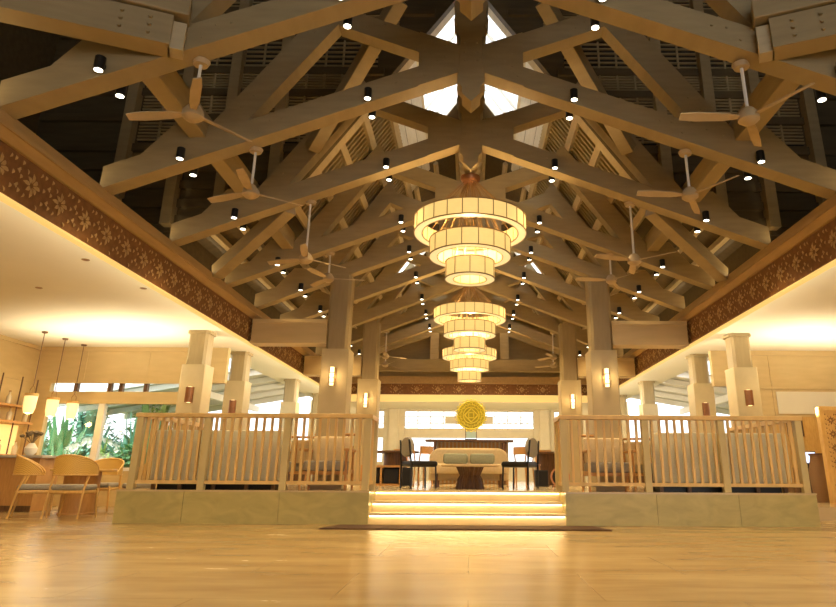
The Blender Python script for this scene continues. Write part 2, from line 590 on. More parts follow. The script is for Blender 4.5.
for z0, z1 in rows:
    xi = max((7.75 - z0) / 1.45 + .2, 1.0)
    for s in (-1, 1):
        x = xi
        cuts = [xi] + [c for c in (2.62, 3.30, 3.95) if c > xi + .25] + [4.62]
        for x0, x1 in zip(cuts[:-1], cuts[1:]):
            x0 += .05
            x1 -= .05
            a, b = sorted((s * x0, s * x1))
            lv = MB().box(a, b, Y0 + .025, Y0 + .039, z0, z1)
            o = lv.build('louver_panel', 'void', gwall)
            sl = MB()
            nn = 6
            for k in range(nn):
                zz = z0 + (z1 - z0) * (k + .5) / nn
                sl.box(a, b, Y0 - .005, Y0 + .024, zz - .011, zz + .011)
            for k in range(1, max(2, int((b - a) / .22))):
                xx = a + (b - a) * k / max(2, int((b - a) / .22))
                sl.box(xx - .012, xx + .012, Y0 - .01, Y0 + .02, z0, z1)
            sl.build('slat', 'beam', o)
for s in (-1, 1):
    for x in (2.62, 3.30, 3.95, 4.68):
        z0 = max(3.75, rz(x) + .1)
        MB().box(s * x - .07, s * x + .07, Y0 - .12, Y0 + .03, z0, 8.9).build('stud', 'beam', gwall)
    # border rafter of the opening
    MB().prism([(0, 8.02), (s * 2.5, 8.02 - 1.45 * 2.5), (s * 2.5, 7.75 - 1.45 * 2.5), (0, 7.75)], Y0 + .16, Y0 + .34).build('border_rafter', 'beam2', gwall)

# main roof beyond the gable wall
YR0, YR1 = Y0 + .1, 18.95
SLOPE = 1.438
def roofz(x):
    x = abs(x)
    return 8.13 - SLOPE * x if x < 2.6 else 4.39 - (x - 2.6) * .42
for s in (-1, 1):
    rm = MB()
    def strip(x0, x1, ya, yb, th=.06):
        poly = [(s * x0, roofz(x0) + .05), (s * x1, roofz(x1) + .05), (s * x1, roofz(x1) + .05 + th), (s * x0, roofz(x0) + .05 + th)]
        rm.prism(poly, ya, yb)
    # dark sheet, leaving skylight holes: ridge skylight and one pane high on the far slope
    strip(.85, 2.6, YR0, 15.3)
    strip(2.6, 4.7, YR0, YR1)
    strip(.62, 1.20, 15.3, 16.7)
    strip(1.85, 2.6, 15.3, 16.7)
    strip(.62, 2.6, 16.7, YR1)
    strip(0, .85, 11.4, YR1)
    struct(rm, 'roof_slope_' + SIDE[s], 'roofwood', f'underside of the boarded {SIDE[s]} roof slope over the hall', 'roof')
    # skylights
    sk = thing('window_skylight', f'ridge skylight on the {SIDE[s]} slope above the chandelier', 'skylight', (0, 0, 0), kind='structure')
    g = MB().prism([(0, roofz(0) + .1), (s * .85, roofz(.85) + .1), (s * .85, roofz(.85) + .112), (0, roofz(0) + .112)], YR0, 11.4).build('pane', 'skyglass', sk)
    fr = MB()
    for yy in (8.2, 8.75, 9.3, 9.85, 10.4, 10.95, 11.38):
        fr.bar((0, yy, roofz(0) + .06), (s * .85, yy, roofz(.85) + .06), .035, .05)
    fr.bar((s * .85, YR0, roofz(.85) + .05), (s * .85, 11.4, roofz(.85) + .05), .05, .08)
    fr.build('frame', 'white', sk)
    sk = thing('window_skylight', f'small bright roof window far up the {SIDE[s]} slope', 'skylight', (0, 0, 0), kind='structure')
    MB().prism([(s * 1.2, roofz(1.2) + .1), (s * 1.85, roofz(1.85) + .1), (s * 1.85, roofz(1.85) + .112), (s * 1.2, roofz(1.2) + .112)], 15.3, 16.7).build('pane', 'skyglass', sk)
    fr = MB()
    for yy in (15.3, 16.7):
        fr.bar((s * 1.2, yy, roofz(1.2) + .08), (s * 1.85, yy, roofz(1.85) + .08), .05, .08)
    for xx in (1.2, 1.85):
        fr.bar((s * xx, 15.3, roofz(xx) + .08), (s * xx, 16.7, roofz(xx) + .08), .05, .08)
    fr.build('frame', 'white', sk)
    # white boards below the ridge skylight
    wb = MB()
    x = .87
    while x < 1.25:
        wb.prism([(s * x, roofz(x) - .01), (s * (x + .135), roofz(x + .135) - .01), (s * (x + .135), roofz(x + .135) + .03), (s * x, roofz(x) + .03)], YR0 + .25, 12.6)
        x += .145
    struct(wb, 'roof_lining_' + SIDE[s], 'whiteboard', f'white painted lining boards beside the ridge skylight, {SIDE[s]} slope', 'lining')
    # purlins and battens
    pm = MB()
    for x in (1.28, 1.6, 1.92, 2.24, 2.56):
        for ya, yb in (((YR0 + .25, 15.2), (16.8, YR1)) if x < 1.9 else ((YR0 + .25, YR1),)):
            pm.bar((s * x, ya, roofz(x) - .06), (s * x, yb, roofz(x) - .06), .11, .09, (s * SLOPE, 0, 1))
    for x in (2.95, 3.3, 3.65):
        pm.bar((s * x, YR0 + .25, roofz(x) - .02), (s * x, YR1, roofz(x) - .02), .09, .08)
    for x in (.3, .75, 1.15):
        pm.bar((s * x, 12.6, roofz(x) - .03), (s * x, YR1, roofz(x) - .03), .09, .07, (s * SLOPE, 0, 1))
    struct(pm, 'roof_purlins_' + SIDE[s], 'beam2', f'pale roof purlins along the {SIDE[s]} slope', 'purlins')
    bm_ = MB()
    y = YR0 + .3
    while y < YR1:
        xa = 1.95 if 15.2 < y < 16.8 else 1.24
        bm_.bar((s * xa, y, roofz(xa) + .0), (s * 2.6, y, roofz(2.6) + .0), .05, .035, (s * SLOPE, 0, 1))
        y += .125
    struct(bm_, 'roof_battens_' + SIDE[s], 'beam', f'close-set roof battens up the {SIDE[s]} slope', 'battens')
    # eave closing board
    a, b = sorted((s * 3.95, s * 4.05))
    struct(MB().box(a, b, YR0, YR1, 3.45, 3.95), 'wall_eave_' + SIDE[s], 'roofwood', f'dark eave board above the {SIDE[s]} cornice', 'wall')

# far gable end
ge = MB().prism([(-3.9, 3.33), (3.9, 3.33), (3.9, 3.9), (2.6, 4.5), (0, 8.3), (-2.6, 4.5), (-3.9, 3.9)], 18.85, 18.95)
struct(ge, 'wall_gable_end', 'beam', 'boarded end gable above the far carved frieze', 'wall')
t = thing('gable_truss', 'flat tie-beam truss with two short posts against the end gable', 'truss', (0, 18.55, 3.45))
MB().box(-3.7, 3.7, -.12, .12, 0, .34).build('tie_beam', 'beam', t, bevel=.012)
for s in (-1, 1):
    MB().box(s * 1.0 - .12, s * 1.0 + .12, -.1, .1, .34, 1.22).build('post', 'beam2', t)
    MB().bar((s * 3.3, 0, .36), (s * 1.12, 0, 1.12), .16, .2).build('strut', 'beam2', t)
MB().box(-1.7, 1.7, -.11, .11, 1.1, 1.34).build('collar_beam', 'beam', t)

# side rooms: walls
for s in (-1, 1):
    n = SIDE[s]
    a, b = sorted((s * 9.7, s * 9.85))
    struct(MB().box(a, b, -5, 14.8, 0, 3.5), 'wall_' + n, 'panel', f'tan panelled outer wall of the {n} side room', 'wall')
# left back wall with openings
bw = MB()
YB = 14.6
bw.box(-9.7, -5.45, YB, YB + .15, 2.58, 3.37)
bw.box(-9.3, -6.05, YB, YB + .15, 2.12, 2.38)
bw.box(-9.7, -9.3, YB, YB + .15, 0, 2.58)
bw.box(-9.3, -5.9, YB, YB + .15, 0, .75)
bw.box(-6.05, -5.9, YB, YB + .15, .75, 2.58)
lw = struct(bw, 'wall_back_left', 'panel', 'tan back wall with garden window behind the left side room', 'wall')
gr = MB()
for x in (-8.6, -7.2):
    gr.box(x - .012, x + .012, YB - .012, YB, 2.64, 3.30)
gr.box(-9.7, -5.9, YB - .02, YB, 2.56, 2.62)
gr.box(-9.7, -5.9, YB - .03, YB, 3.28, 3.37)
gr.build('panel_mould', 'panel', lw)
w = thing('window_1', 'wide garden window in the left side room', 'window', (0, YB + .07, .75), kind='structure')
MB().box(-8.16, -8.02, -.06, .06, 0, 1.37).build('mullion', 'white', w)
MB().box(-9.3, -6.05, -.09, .04, -.04, .03).build('sill', 'white', w)
MB().box(-9.3, -6.05, -.005, .005, .0, 1.37).build('pane', 'glass', w)
cl = MB()
for x in (-8.75, -8.0, -7.75, -7.2):
    cl.box(x - .04, x + .04, -.05, .05, 1.63, 1.83)
cl.build('clerestory_bar', 'walnut', w)
MB().box(-9.3, -6.05, -.005, .005, 1.63, 1.83).build('clerestory_pane', 'glass', w)
# left side wall panel band
gr = MB()
for y in (4, 6, 8, 10, 12):
    gr.box(-9.7, -9.685, y - .015, y + .015, 2.64, 3.3)
gr.box(-9.7, -9.67, -5, YB, 2.56, 2.62)
gr.box(-9.7, -9.66, -5, YB, 3.29, 3.37)
struct(gr, 'trim_left_wall', 'panel', 'panel mouldings along the top of the left wall', 'moulding')

# right back wall
bw = MB()
bw.box(5.9, 9.7, YB, YB + .15, 0, 3.37)
bw.box(5.45, 5.9, YB, YB + .15, 2.58, 3.37)
rw = struct(bw, 'wall_back_right', 'panel', 'tan back wall of the right side room', 'wall')
gr = MB()
gr.box(5.9, 9.7, YB - .025, YB, 2.52, 2.57)
gr.box(5.9, 9.7, YB - .04, YB, 3.26, 3.37)
gr.box(6.72, 6.76, YB - .02, YB, 1.9, 3.26)
gr.build('panel_mould', 'panel', rw)
MB().box(6.80, 9.7, YB - .02, YB, 1.98, 2.46).build('white_panel', 'plaster', rw, label='pale cream upper panel')
MB().box(6.3, 9.7, YB - .03, YB, 0.3, 1.92).build('wood_panel', 'honey', rw, label='honey wood lower panel')
struct(MB().box(5.35, 9.7, 11.2, 14.6, 0, 0.21), 'floor_right_room', 'platfloor', 'raised stone floor of the right side room', 'floor')

# end wall with windows
ew = MB()
YE = 25.9
ew.box(-6.2, 6.2, YE, YE + .2, 2.0, 2.33)
ew.box(-6.2, 6.2, YE, YE + .2, 0, 1.11)
ew.box(-6.2, 6.2, YE, YE + .2, 3.01, 3.4)
for s in (-1, 1):
    a, b = sorted((s * 2.50, s * 3.30))
    ew.box(a, b, YE - .12, YE + .2, 0, 3.1)
    a, b = sorted((s * 4.4, s * 6.2))
    ew.box(a, b, YE - .01, YE + .21, 0, 3.39)
    a, b = sorted((s * 1.25, s * 0.2))
    ew.box(a, b, YE + .02, YE + .19, 1.10, 1.3)
struct(ew, 'wall_end', 'pedestal', 'beige end wall with two rows of bright windows', 'wall')
pl = MB()
for s in (-1, 1):
    a, b = sorted((s * 2.72, s * 3.08))
    pl.box(a, b, YE - .25, YE - .12, .45, 3.06)
struct(pl, 'trim_pilasters', 'pedestal', 'pale pilaster strips on the end wall', 'trim')
wi = 2
for x0, x1 in ((-4.4, -3.3), (-2.5, 2.5), (3.3, 4.4)):
    w = thing('window_%d' % wi, 'high lattice window in the end wall, ' + ('left bay', 'wide middle bay', 'right bay')[wi - 2], 'window', ((x0 + x1) / 2, YE + .08, 2.33), kind='structure')
    hw = (x1 - x0) / 2
    lat = MB()
    for z in (.0, .20, .46, .66):
        lat.box(-hw, hw, -.03, .03, z, z + .025)
    k = int(hw * 2 / .5)
    for i in range(k + 1):
        x = -hw + 2 * hw * i / k
        lat.box(x - .012, x + .012, -.03, .03, 0, .68)
    lat.build('frame', 'pedestal', w)
    sc_ = MB()
    i = 0
    x = -hw + .14
    while x < hw - .1:
        if abs(x) > .95 or hw < 1:
            pts = [(x + .10 * math.cos(a * math.pi / 6), 0, .335 + .10 * math.sin(a * math.pi / 6)) for a in range(13)]
            sc_.tube(pts, .011, 5)
            sc_.bar((x - .06, 0, .335), (x + .06, 0, .335), .01, .02)
        x += .22
    sc_.build('scroll_lattice', 'pedestal', w)
    if hw > 1:
        for s in (-1, 1):
            a, b = sorted((s * .35, s * .93))
            MB().box(a, b, -.02, .02, .225, .46).build('solid_panel', 'pedestal', w)
    MB().box(-hw, hw, .04, .05, 0, .68).build('pane', 'glass', w)
    wi += 1
for x0, x1, lb in ((-4.4, -3.3, 'far left bay'), (-2.5, 2.5, 'wide middle bay behind the loveseat'), (3.3, 4.4, 'far right bay')):
    w = thing('window_%d' % wi, 'low bright window in the end wall, ' + lb, 'window', ((x0 + x1) / 2, YE + .08, 1.11), kind='structure')
    hw = (x1 - x0) / 2
    fr = MB()
    for i in range(int(hw / .5) + 1):
        x = -hw + 2 * hw * i / max(1, int(hw / .5))
        fr.box(x - .02, x + .02, -.03, .03, 0, .89)
    fr.build('frame', 'white', w)
    MB().box(-hw, hw, .03, .04, 0, .89).build('pane', 'glass', w)
    wi += 1

# verandas beside the rear aisles
for s in (-1, 1):
    n = SIDE[s]
    vr = MB().prism([(s * 5.95, 3.6), (s * 12, 2.6), (s * 12, 2.7), (s * 5.95, 3.7)], 18.8, 25)
    struct(vr, 'roof_veranda_' + n, 'white', f'sloping white veranda roof outside the {n} rear aisle', 'roof')
    bmv = MB()
    for y in (19.0, 20.4, 21.8, 23.2, 24.6):
        bmv.bar((s * 5.95, y, 3.5), (s * 12, y, 2.5), .12, .16)
    bmv.box(min(s * 7.9, s * 8.0), max(s * 7.9, s * 8.0), 18.8, 25, 2.85, 3.05)
    struct(bmv, 'trim_veranda_' + n, 'white', f'white veranda rafters outside the {n} rear aisle', 'rafters')

# ================================================================== ROOF TRUSSES
ZH = 3.42
ORD = ['first', 'second', 'third', 'fourth', 'fifth', 'sixth', 'seventh', 'eighth', 'ninth']
TY = [4.58, 6.1, 7.7, 9.62, 11.06, 12.62, 14.35, 15.8, 17.4]
def cz(x):
    return 4.83 + .381 * x - ZH   # underside of the chord rising towards +x, x measured towards its upper end

def bolts(mb, s, pts):
    for x, z in pts:
        ring = [(-s * -x + .012 * math.cos(a * math.pi / 3), z - ZH + .012 * math.sin(a * math.pi / 3)) for a in range(6)]
        mb.prism(ring, -.108, -.09)

def make_truss():
    t = thing('roof_truss', '', 'truss')
    for s in (-1, 1):
        # s=-1: chord rises from the left heel across the centre to the right rafter
        d = .1 if s < 0 else .097
        pl_ = [(-3.74, cz(-3.74)), (1.46, cz(1.46)), (1.46, cz(1.46) + .25), (-3.74, cz(-3.74) + .25)]
        mb = MB().prism([(-s * x, z) for x, z in pl_], -d, d)
        bolts(mb, s, ((2.3, 4.2), (2.46, 4.12), (2.62, 4.05), (2.1, 4.2), (2.2, 4.08), (1.98, 4.22), (.8, 4.66), (1.0, 4.6)))
        bolts(mb, -s, ((.75, 5.33), (.95, 5.41), (1.15, 5.37), (1.25, 5.45)))
        mb.build('scissor_chord', 'beam', t)
        q = [(-2.42, 4.08), (-1.40, 5.49), (-1.36, 5.62), (-1.50, 5.83), (-2.80, 4.03)]
        mb = MB().prism([(-s * x, z - ZH) for x, z in q], -.094, .094)
        bolts(mb, s, ((1.62, 5.42), (1.72, 5.3), (2.3, 4.5), (2.42, 4.36)))
        mb.build('rafter', 'beam', t)
        q = [(-3.42, 3.76), (-3.10, 4.14), (-2.96, 4.14), (-2.70, 4.03)]
        MB().prism([(-s * x, z - ZH) for x, z in q], -.09, .09).build('heel_block', 'beam', t)
    half = [(0, 4.42), (.10, 4.52), (.10, 4.60), (.145, 4.66), (.145, 4.84), (.125, 4.89), (.125, 5.22), (.165, 5.30), (.15, 5.38), (.19, 5.46), (.165, 5.55), (.19, 5.66), (.16, 5.78), (.17, 5.9), (.125, 6.0), (.125, 7.9)]
    pts = [(x, z - ZH) for x, z in half] + [(-x, z - ZH) for x, z in half[::-1][:-1]]
    MB().prism(pts, -.125, .125).build('king_post', 'beam', t, bevel=.008)
    g = MB()
    for s in (-1, 1):
        g.prism([(0, 4.83 - ZH), (s * .56, 4.83 - ZH - .213), (s * .56, 5.08 - ZH + .213), (0, 5.08 - ZH)], -.118, -.1)
    for x, z in ((.07, 5.15), (.07, 5.03), (.07, 4.93), (.28, 5.12), (.28, 4.98), (.28, 4.86), (.44, 5.18), (.44, 5.02), (.44, 4.86), (.36, 4.93), (.5, 4.74), (.24, 4.78)):
        for s in (-1, 1):
            ring = [(s * x + .013 * math.cos(a * math.pi / 3), z - ZH + .013 * math.sin(a * math.pi / 3)) for a in range(6)]
            g.prism(ring, -.128 - (.008 if x < .1 else 0), -.11)
    g.build('gusset_plate', 'beam', t)
    return t

for i, y in enumerate(TY):
    first_or_dup(P0, 'truss', make_truss, (0, y, ZH), 0, f'timber scissor truss spanning the hall, {ORD[i]} from the entrance', 'scissor roof trusses')

# purlins and braces between the front trusses
for s in (-1, 1):
    for i in range(3):
        y0, y1 = TY[i] + .1, TY[i + 1] - .02
        o = MB().box(s * 2.83 - .09, s * 2.83 + .09, y0 - .1, y1 + .1, 3.99, 4.25).build('roof_purlin', 'beam', bevel=.01)
        tag(o, f'orange-lit timber purlin on the {SIDE[s]} between the {ORD[i]} and {ORD[i+1]} trusses', 'purlin', 'purlins between the front trusses')
    for i in (1,):
        o = MB().bar((s * .84, TY[i] + .2, 5.98), (s * 2.06, TY[i + 1] - .12, 4.70), .17, .17).build('wind_brace', 'beam', bevel=.008)
        tag(o, f'diagonal timber brace on the {SIDE[s]} running from the {ORD[i]} to the {ORD[i+1]} truss', 'brace', 'diagonal wind braces')
    o = MB().bar((s * 2.36, 7.86, 4.0), (s * 3.68, 9.05, 3.46), .17, .2).build('valley_strut', 'beam', bevel=.008)
    tag(o, f'diagonal timber strut dropping from the third truss to the {SIDE[s]} cornice', 'strut', 'valley struts')
    # paired hip beams at the entrance
    t = thing('hip_beam', f'bolted grey hip beam end resting on the {SIDE[s]} of the nearest truss', 'beam', (s * 2.40, 4.40, 3.885), 0, 'hip beams')
    d = Vector((s * 1.09, -.44, 0)).normalized()
    nrm = Vector((-d.y, d.x, 0))
    if nrm.y > 0:
        nrm = -nrm
    bo = MB().bar((0, 0, .13), d * 2.6 + Vector((0, 0, .13)), .2, .27)
    for a in (.16, .36):
        for z in (.06, .13, .20):
            p = d * a + Vector((0, 0, z)) + nrm * .095
            bo.tube([p, p + nrm * .03], .015, 6)
    bo.build('beam', 'beam', t)
    MB().bar(-d * .12 + Vector((0, -.03, .37)), d * 2.6 + Vector((0, -.03, .37)), .2, .18).build('upper_beam', 'beam', t, bevel=.012)
    MB().bar(-d * .09 + Vector((0, .02, .12)), d * .02 + Vector((0, .02, .12)), .14, .25).build('end_block', 'beam2', t)

# ================================================================== SPOTLIGHTS
def make_spot():
    t = thing('spotlight', '', 'spotlight')
    MB().lathe([(.040, 0), (.040, .115), (.034, .12)], n=14).build('can', 'dark', t, smooth=True)
    MB().lathe([(.032, -.004), (.032, .001)], n=14).build('lens', 'lens', t, label='glowing lens')
    MB().bar((0, 0, .07), (0, .075, .07), .025, .03).build('bracket', 'dark', t)
    return t

for i, y in enumerate(TY):
    for s in (-1, 1):
        for nm, x in (('upper', 1.08), ('lower', 2.94)):
            for face, dy, rot in (('entrance', -.17, 0), ('platform', .17, math.pi)):
                z = 4.83 - .381 * x + (.0 if face == 'entrance' else -.02)
                first_or_dup(P0, 'spot', make_spot, (s * x, y + dy, z), rot,
                             f'black can spotlight, {nm} one on the {face} side of the {ORD[i]} truss, {SIDE[s]} half', 'can spotlights on the trusses')
        if i in (0, 1, 2):
            lamp('spot_beam', 'SPOT', (s * 1.08, y - .17, 4.38), 95, WARM, .05, 95)
            lamp('spot_beam', 'SPOT', (s * 2.94, y - .17, 3.66), 75, WARM, .05, 110)
        else:
            lamp('spot_beam', 'SPOT', (s * 1.08, y - .17, 4.38), 120 if i > 5 else 80, WARM, .05, 100)
            lamp('spot_beam', 'SPOT', (s * 2.94, y - .17, 3.66), 45, WARM, .05, 100)

# ================================================================== CEILING FANS
def make_fan(drop):
    t = thing('ceiling_fan', '', 'ceiling fan')
    MB().lathe([(.06, -.04), (.075, 0)], n=14).build('canopy', 'fan', t, smooth=True)
    MB().tube([(0, 0, 0), (0, 0, -drop)], .014, 8).build('rod', 'white', t)
    MB().lathe([(.02, .09), (.05, .07), (.085, .02), (.085, -.03), (.05, -.06), (.0, -.065)], (0, 0, -drop), n=16).build('motor', 'fan', t, smooth=True)
    for k in range(3):
        a = 2 * math.pi * k / 3
        c, sn = math.cos(a), math.sin(a)
        vs = []
        for r, w, tl in ((.07, .022, 0), (.2, .038, .012), (.42, .04, .016), (.56, .03, .012)):
            for sg in (-1, 1):
                for dz in (-.005, .005):
                    vs.append((r * c - sn * w * sg, r * sn + c * w * sg, -drop + tl * sg + dz))
        fs = []
        for i in range(3):
            b = i * 4
            fs += [(b, b + 4, b + 6, b + 2), (b + 1, b + 3, b + 7, b + 5), (b, b + 1, b + 5, b + 4), (b + 2, b + 6, b + 7, b + 3)]
        fs += [(0, 2, 3, 1), (12, 13, 15, 14)]
        MB().add(vs, fs).build('blade', 'fan', t)
    return t

FANS = [(4.66, 2.26, .50, 55, 60), (6.2, 2.28, .50, 37, 64), (7.78, 2.07, .78, 40, 80), (9.7, 2.2, .42, 10, 65), (15.9, 2.06, .62, 35, 5), (17.5, 2.26, .5, 60, 25)]
FN = ['first', 'second', 'third', 'fourth', 'eighth', 'ninth']
for (y, x, dr, a1, a2), nm in zip(FANS, FN):
    for s in (-1, 1):
        first_or_dup(P0, 'fan%s' % dr, lambda: make_fan(dr), (s * x, y, 4.83 - .381 * x), R(a1 if s < 0 else a2),
                     f'three-bladed ceiling fan hanging under the {SIDE[s]} half of the {nm} truss', 'ceiling fans')

# ================================================================== CHANDELIERS
def drum(r, h, n, t, zb, th=.10):
    d = MB().lathe([(r, 0), (r, h), (r - th, h), (r - th, 0)], (0, 0, zb), n=48, closed=True)
    o = d.build('shade_tier', 'shade', t, smooth=True)
    MB().lathe([(r - .003, -.004), (r - .003, .001), (r - th + .003, .001), (r - th + .003, -.004)], (0, 0, zb), n=48, closed=True).build('diffuser', 'shade_low', o)
    fr = MB()
    for k in range(n):
        a = 2 * math.pi * (k + .5) / n
        c, sn = math.cos(a), math.sin(a)
        fr.bar((c * (r + .002), sn * (r + .002), zb), (c * (r + .002), sn * (r + .002), zb + h), .010, .010)
        fr.bar((c * (r - th - .002), sn * (r - th - .002), zb), (c * (r - th - .002), sn * (r - th - .002), zb + h), .008, .008)
    for z in (zb - .002, zb + h + .002):
        fr.lathe([(r + .008, -.006), (r + .008, .006), (r - .004, .006), (r - .004, -.006)], (0, 0, z), n=48, closed=True)
    fr.lathe([(r - th + .004, -.006), (r - th + .004, .006), (r - th - .006, .006), (r - th - .006, -.006)], (0, 0, zb - .002), n=48, closed=True)
    fr.build('frame', 'brass', o)
    return o

def make_chandelier():
    t = thing('chandelier', '', 'chandelier')
    MB().lathe([(.10, -.10), (.13, -.06), (.13, -.02), (.05, 0)], n=20).build('canopy', 'copper', t, smooth=True)
    # tiers: bottoms relative to the canopy at z=0 (4.42 m above the floor)
    tiers = [(.715, .20, 24, CH[0]), (.515, .215, 16, CH[1]), (.31, .215, 10, CH[2])]
    for r, h, n, zb in tiers:
        drum(r, h, n, t, zb)
    ca = MB()
    for k in range(24):
        a = 2 * math.pi * k / 24
        c, sn = math.cos(a), math.sin(a)
        ca.tube([(c * .07, sn * .07, -.08), (c * .60, sn * .60, CH[0] + .17)], .004, 5)
    for k in range(16):
        a = 2 * math.pi * (k + .5) / 16
        c, sn = math.cos(a), math.sin(a)
        ca.tube([(c * .05, sn * .05, -.09), (c * .43, sn * .43, CH[1] + .2)], .004, 5)
    for k in range(10):
        a = 2 * math.pi * k / 10
        c, sn = math.cos(a), math.sin(a)
        ca.tube([(c * .03, sn * .03, -.09), (c * .25, sn * .25, CH[2] + .2)], .004, 5)
    ca.build('suspension_wires', 'brass', t)
    return t

CH = (-.82, -1.13, -1.42)
for i, (y, lb) in enumerate(((7.8, 'three-tier drum chandelier nearest the entrance, the largest in view'), (12.72, 'three-tier drum chandelier hanging second, over the loveseat'), (17.2, 'smallest-looking three-tier drum chandelier at the far end of the hall'))):
    first_or_dup(P0, 'chand', make_chandelier, (0, y, 4.43), 0, lb, 'drum chandeliers')
    lamp('chandelier_bulb', 'POINT', (0, y, 3.42), 45, WARM, .12)

# ================================================================== COLUMNS, CROSS BEAMS
def octo(w, c):
    h = w / 2
    return [(h - c, -h), (h, -h + c), (h, h - c), (h - c, h), (-h + c, h), (-h, h - c), (-h, -h + c), (-h + c, -h)]

def make_column(z0, zt, cap):
    t = thing('column', '', 'column')
    hp = 2.69 - z0
    p = MB().prism(octo(.46, .012), 0, hp - .03, 'z').prism(octo(.47, .02), hp - .03, hp, 'z')
    p.build('pedestal', 'pedestal', t)
    MB().prism(octo(.37, .045), hp, zt - z0, 'z').build('shaft', 'column', t)
    if cap:
        MB().prism(octo(.44, .06), zt - z0 - .06, zt - z0, 'z').build('capital', 'column', t)
    MB().box(-.25, .25, -.25, .25, 0, .12).build('base', 'pedestal', t)
    return t

RN = {11.12: 'front', 14.83: 'rear'}
for y in (11.12, 14.83):
    for s in (-1, 1):
        first_or_dup(P0, 'colA', lambda: make_column(.452, 4.0, False), (s * 2.26, y, .452), 0,
                     f'beige square column carrying the trusses, {RN[y]} one {SIDE[s]} of the platform centre', 'hall columns')
        x0, x1 = sorted((s * 3.72, s * 2.44))
        t = thing('cross_beam', f'tan box beam from the {RN[y]} {SIDE[s]} hall column to the frieze', 'beam', ((x0 + x1) / 2, y - .05, 2.78), 0, 'cross beams')
        hw = (x1 - x0) / 2
        MB().box(-hw, hw, -.15, .15, .02, .42).build('body', 'panel', t)
        MB().box(-hw, hw, -.17, -.15, .0, .05).box(-hw, hw, -.17, -.15, .36, .42).build('edge_mould', 'panel', t)
        MB().box(-hw, hw, -.15, .15, .0, .02).build('soffit', 'panel', t)
for i, y in enumerate((12.87, 15.24, 19.85, 23.5)):
    for s in (-1, 1):
        first_or_dup(P0, 'colB', lambda: make_column(0, 3.37, True), (s * 5.36, y, 0), 0,
                     f'beige column under the aisle ceiling, {ORD[i]} of the outer row on the {SIDE[s]}', 'outer columns')
# sconces
def make_sconce(lit):
    t = thing('wall_sconce', '', 'wall lamp')
    MB().box(-.06, .06, -.02, 0, -.15, .15).build('backplate', 'brass', t)
    MB().lathe([(.036, -.15), (.036, .15)], (0, -.06, 0), n=14).build('lamp_tube', 'sconce_lit', t, smooth=True, label='glowing tube')
    for z in ((-.11, -.05), (-.03, .03), (.05, .11)) if lit else ((-.145, .14),):
        n = 10
        vs, fs = [], []
        for k in range(n + 1):
            a = math.pi + math.pi * k / n
            for r in (.052, .058) if lit else (.07, .076):
                for zz in z:
                    vs.append((r * math.cos(a), -.06 + r * math.sin(a) * .8, zz))
        for k in range(n):
            b = k * 4
            fs += [(b, b + 4, b + 5, b + 1), (b + 2, b + 3, b + 7, b + 6), (b, b + 2, b + 6, b + 4), (b + 1, b + 5, b + 7, b + 3)]
        if lit:
            MB().add(vs, fs)
            MB().lathe([(.046, z[0]), (.05, z[0]), (.05, z[0] + .012), (.046, z[0] + .012)], (0, -.06, 0), n=14, closed=True).build('ring', 'brass', t)
        else:
            MB().add(vs, fs).build('shade', 'copper', t, smooth=True)
    return t
for s in (-1, 1):
    for y, nm in ((11.12, 'front'), (14.83, 'rear')):
        first_or_dup(P0, 'sc1', lambda: make_sconce(True), (s * 2.28, y - .23, 2.22), 0, f'lit tube sconce on the {nm} hall column {SIDE[s]} of the steps', 'lit column sconces')
        lamp('sconce_glow', 'POINT', (s * 2.28, y - .36, 2.22), 2.2, WARM, .04)
    for y, nm in ((12.87, 'first'), (15.24, 'second')):
        first_or_dup(P0, 'sc2', lambda: make_sconce(False), (s * 5.34, y - .23, 2.10), 0, f'copper shaded sconce on the {nm} outer column, {SIDE[s]} side', 'copper column sconces')

# ================================================================== STEPS, MAT, RAILINGS
t = thing('entrance_steps', 'three lit cream stone steps rising to the platform', 'steps', (-.02, 10, 0))
for k in range(3):
    y = .28 * k
    z0 = .150 * k
    if k < 2:
        st = MB().box(-1.42, 1.42, y + .02, .585, z0, z0 + .118).build('step', 'riser', t)
        MB().box(-1.42, 1.42, y - .012, y + .30 if k < 2 else y, z0 + .118, z0 + .150).build('tread', 'riser', t)
    else:
        MB().box(-1.42, 1.42, y + .01, y + .022, z0, z0 + .118).build('step', 'riser', t)
        MB().box(-1.42, 1.42, y - .03, y - .004, z0 + .130, z0 + .153).build('tread', 'riser', t)
    MB().box(-1.40, 1.40, y - .004, y + .012, z0 + .106, z0 + .118).build('led_strip', 'stepled', t, label='glowing strip under the tread edge')
tag(MB().prism([(-1.94, 9.08), (1.86, 9.08), (1.72, 9.72), (-1.78, 9.72)], 0.0, .016, 'z').build('door_mat', 'mat'), 'long thin brown mat lying in front of the lit steps', 'mat')

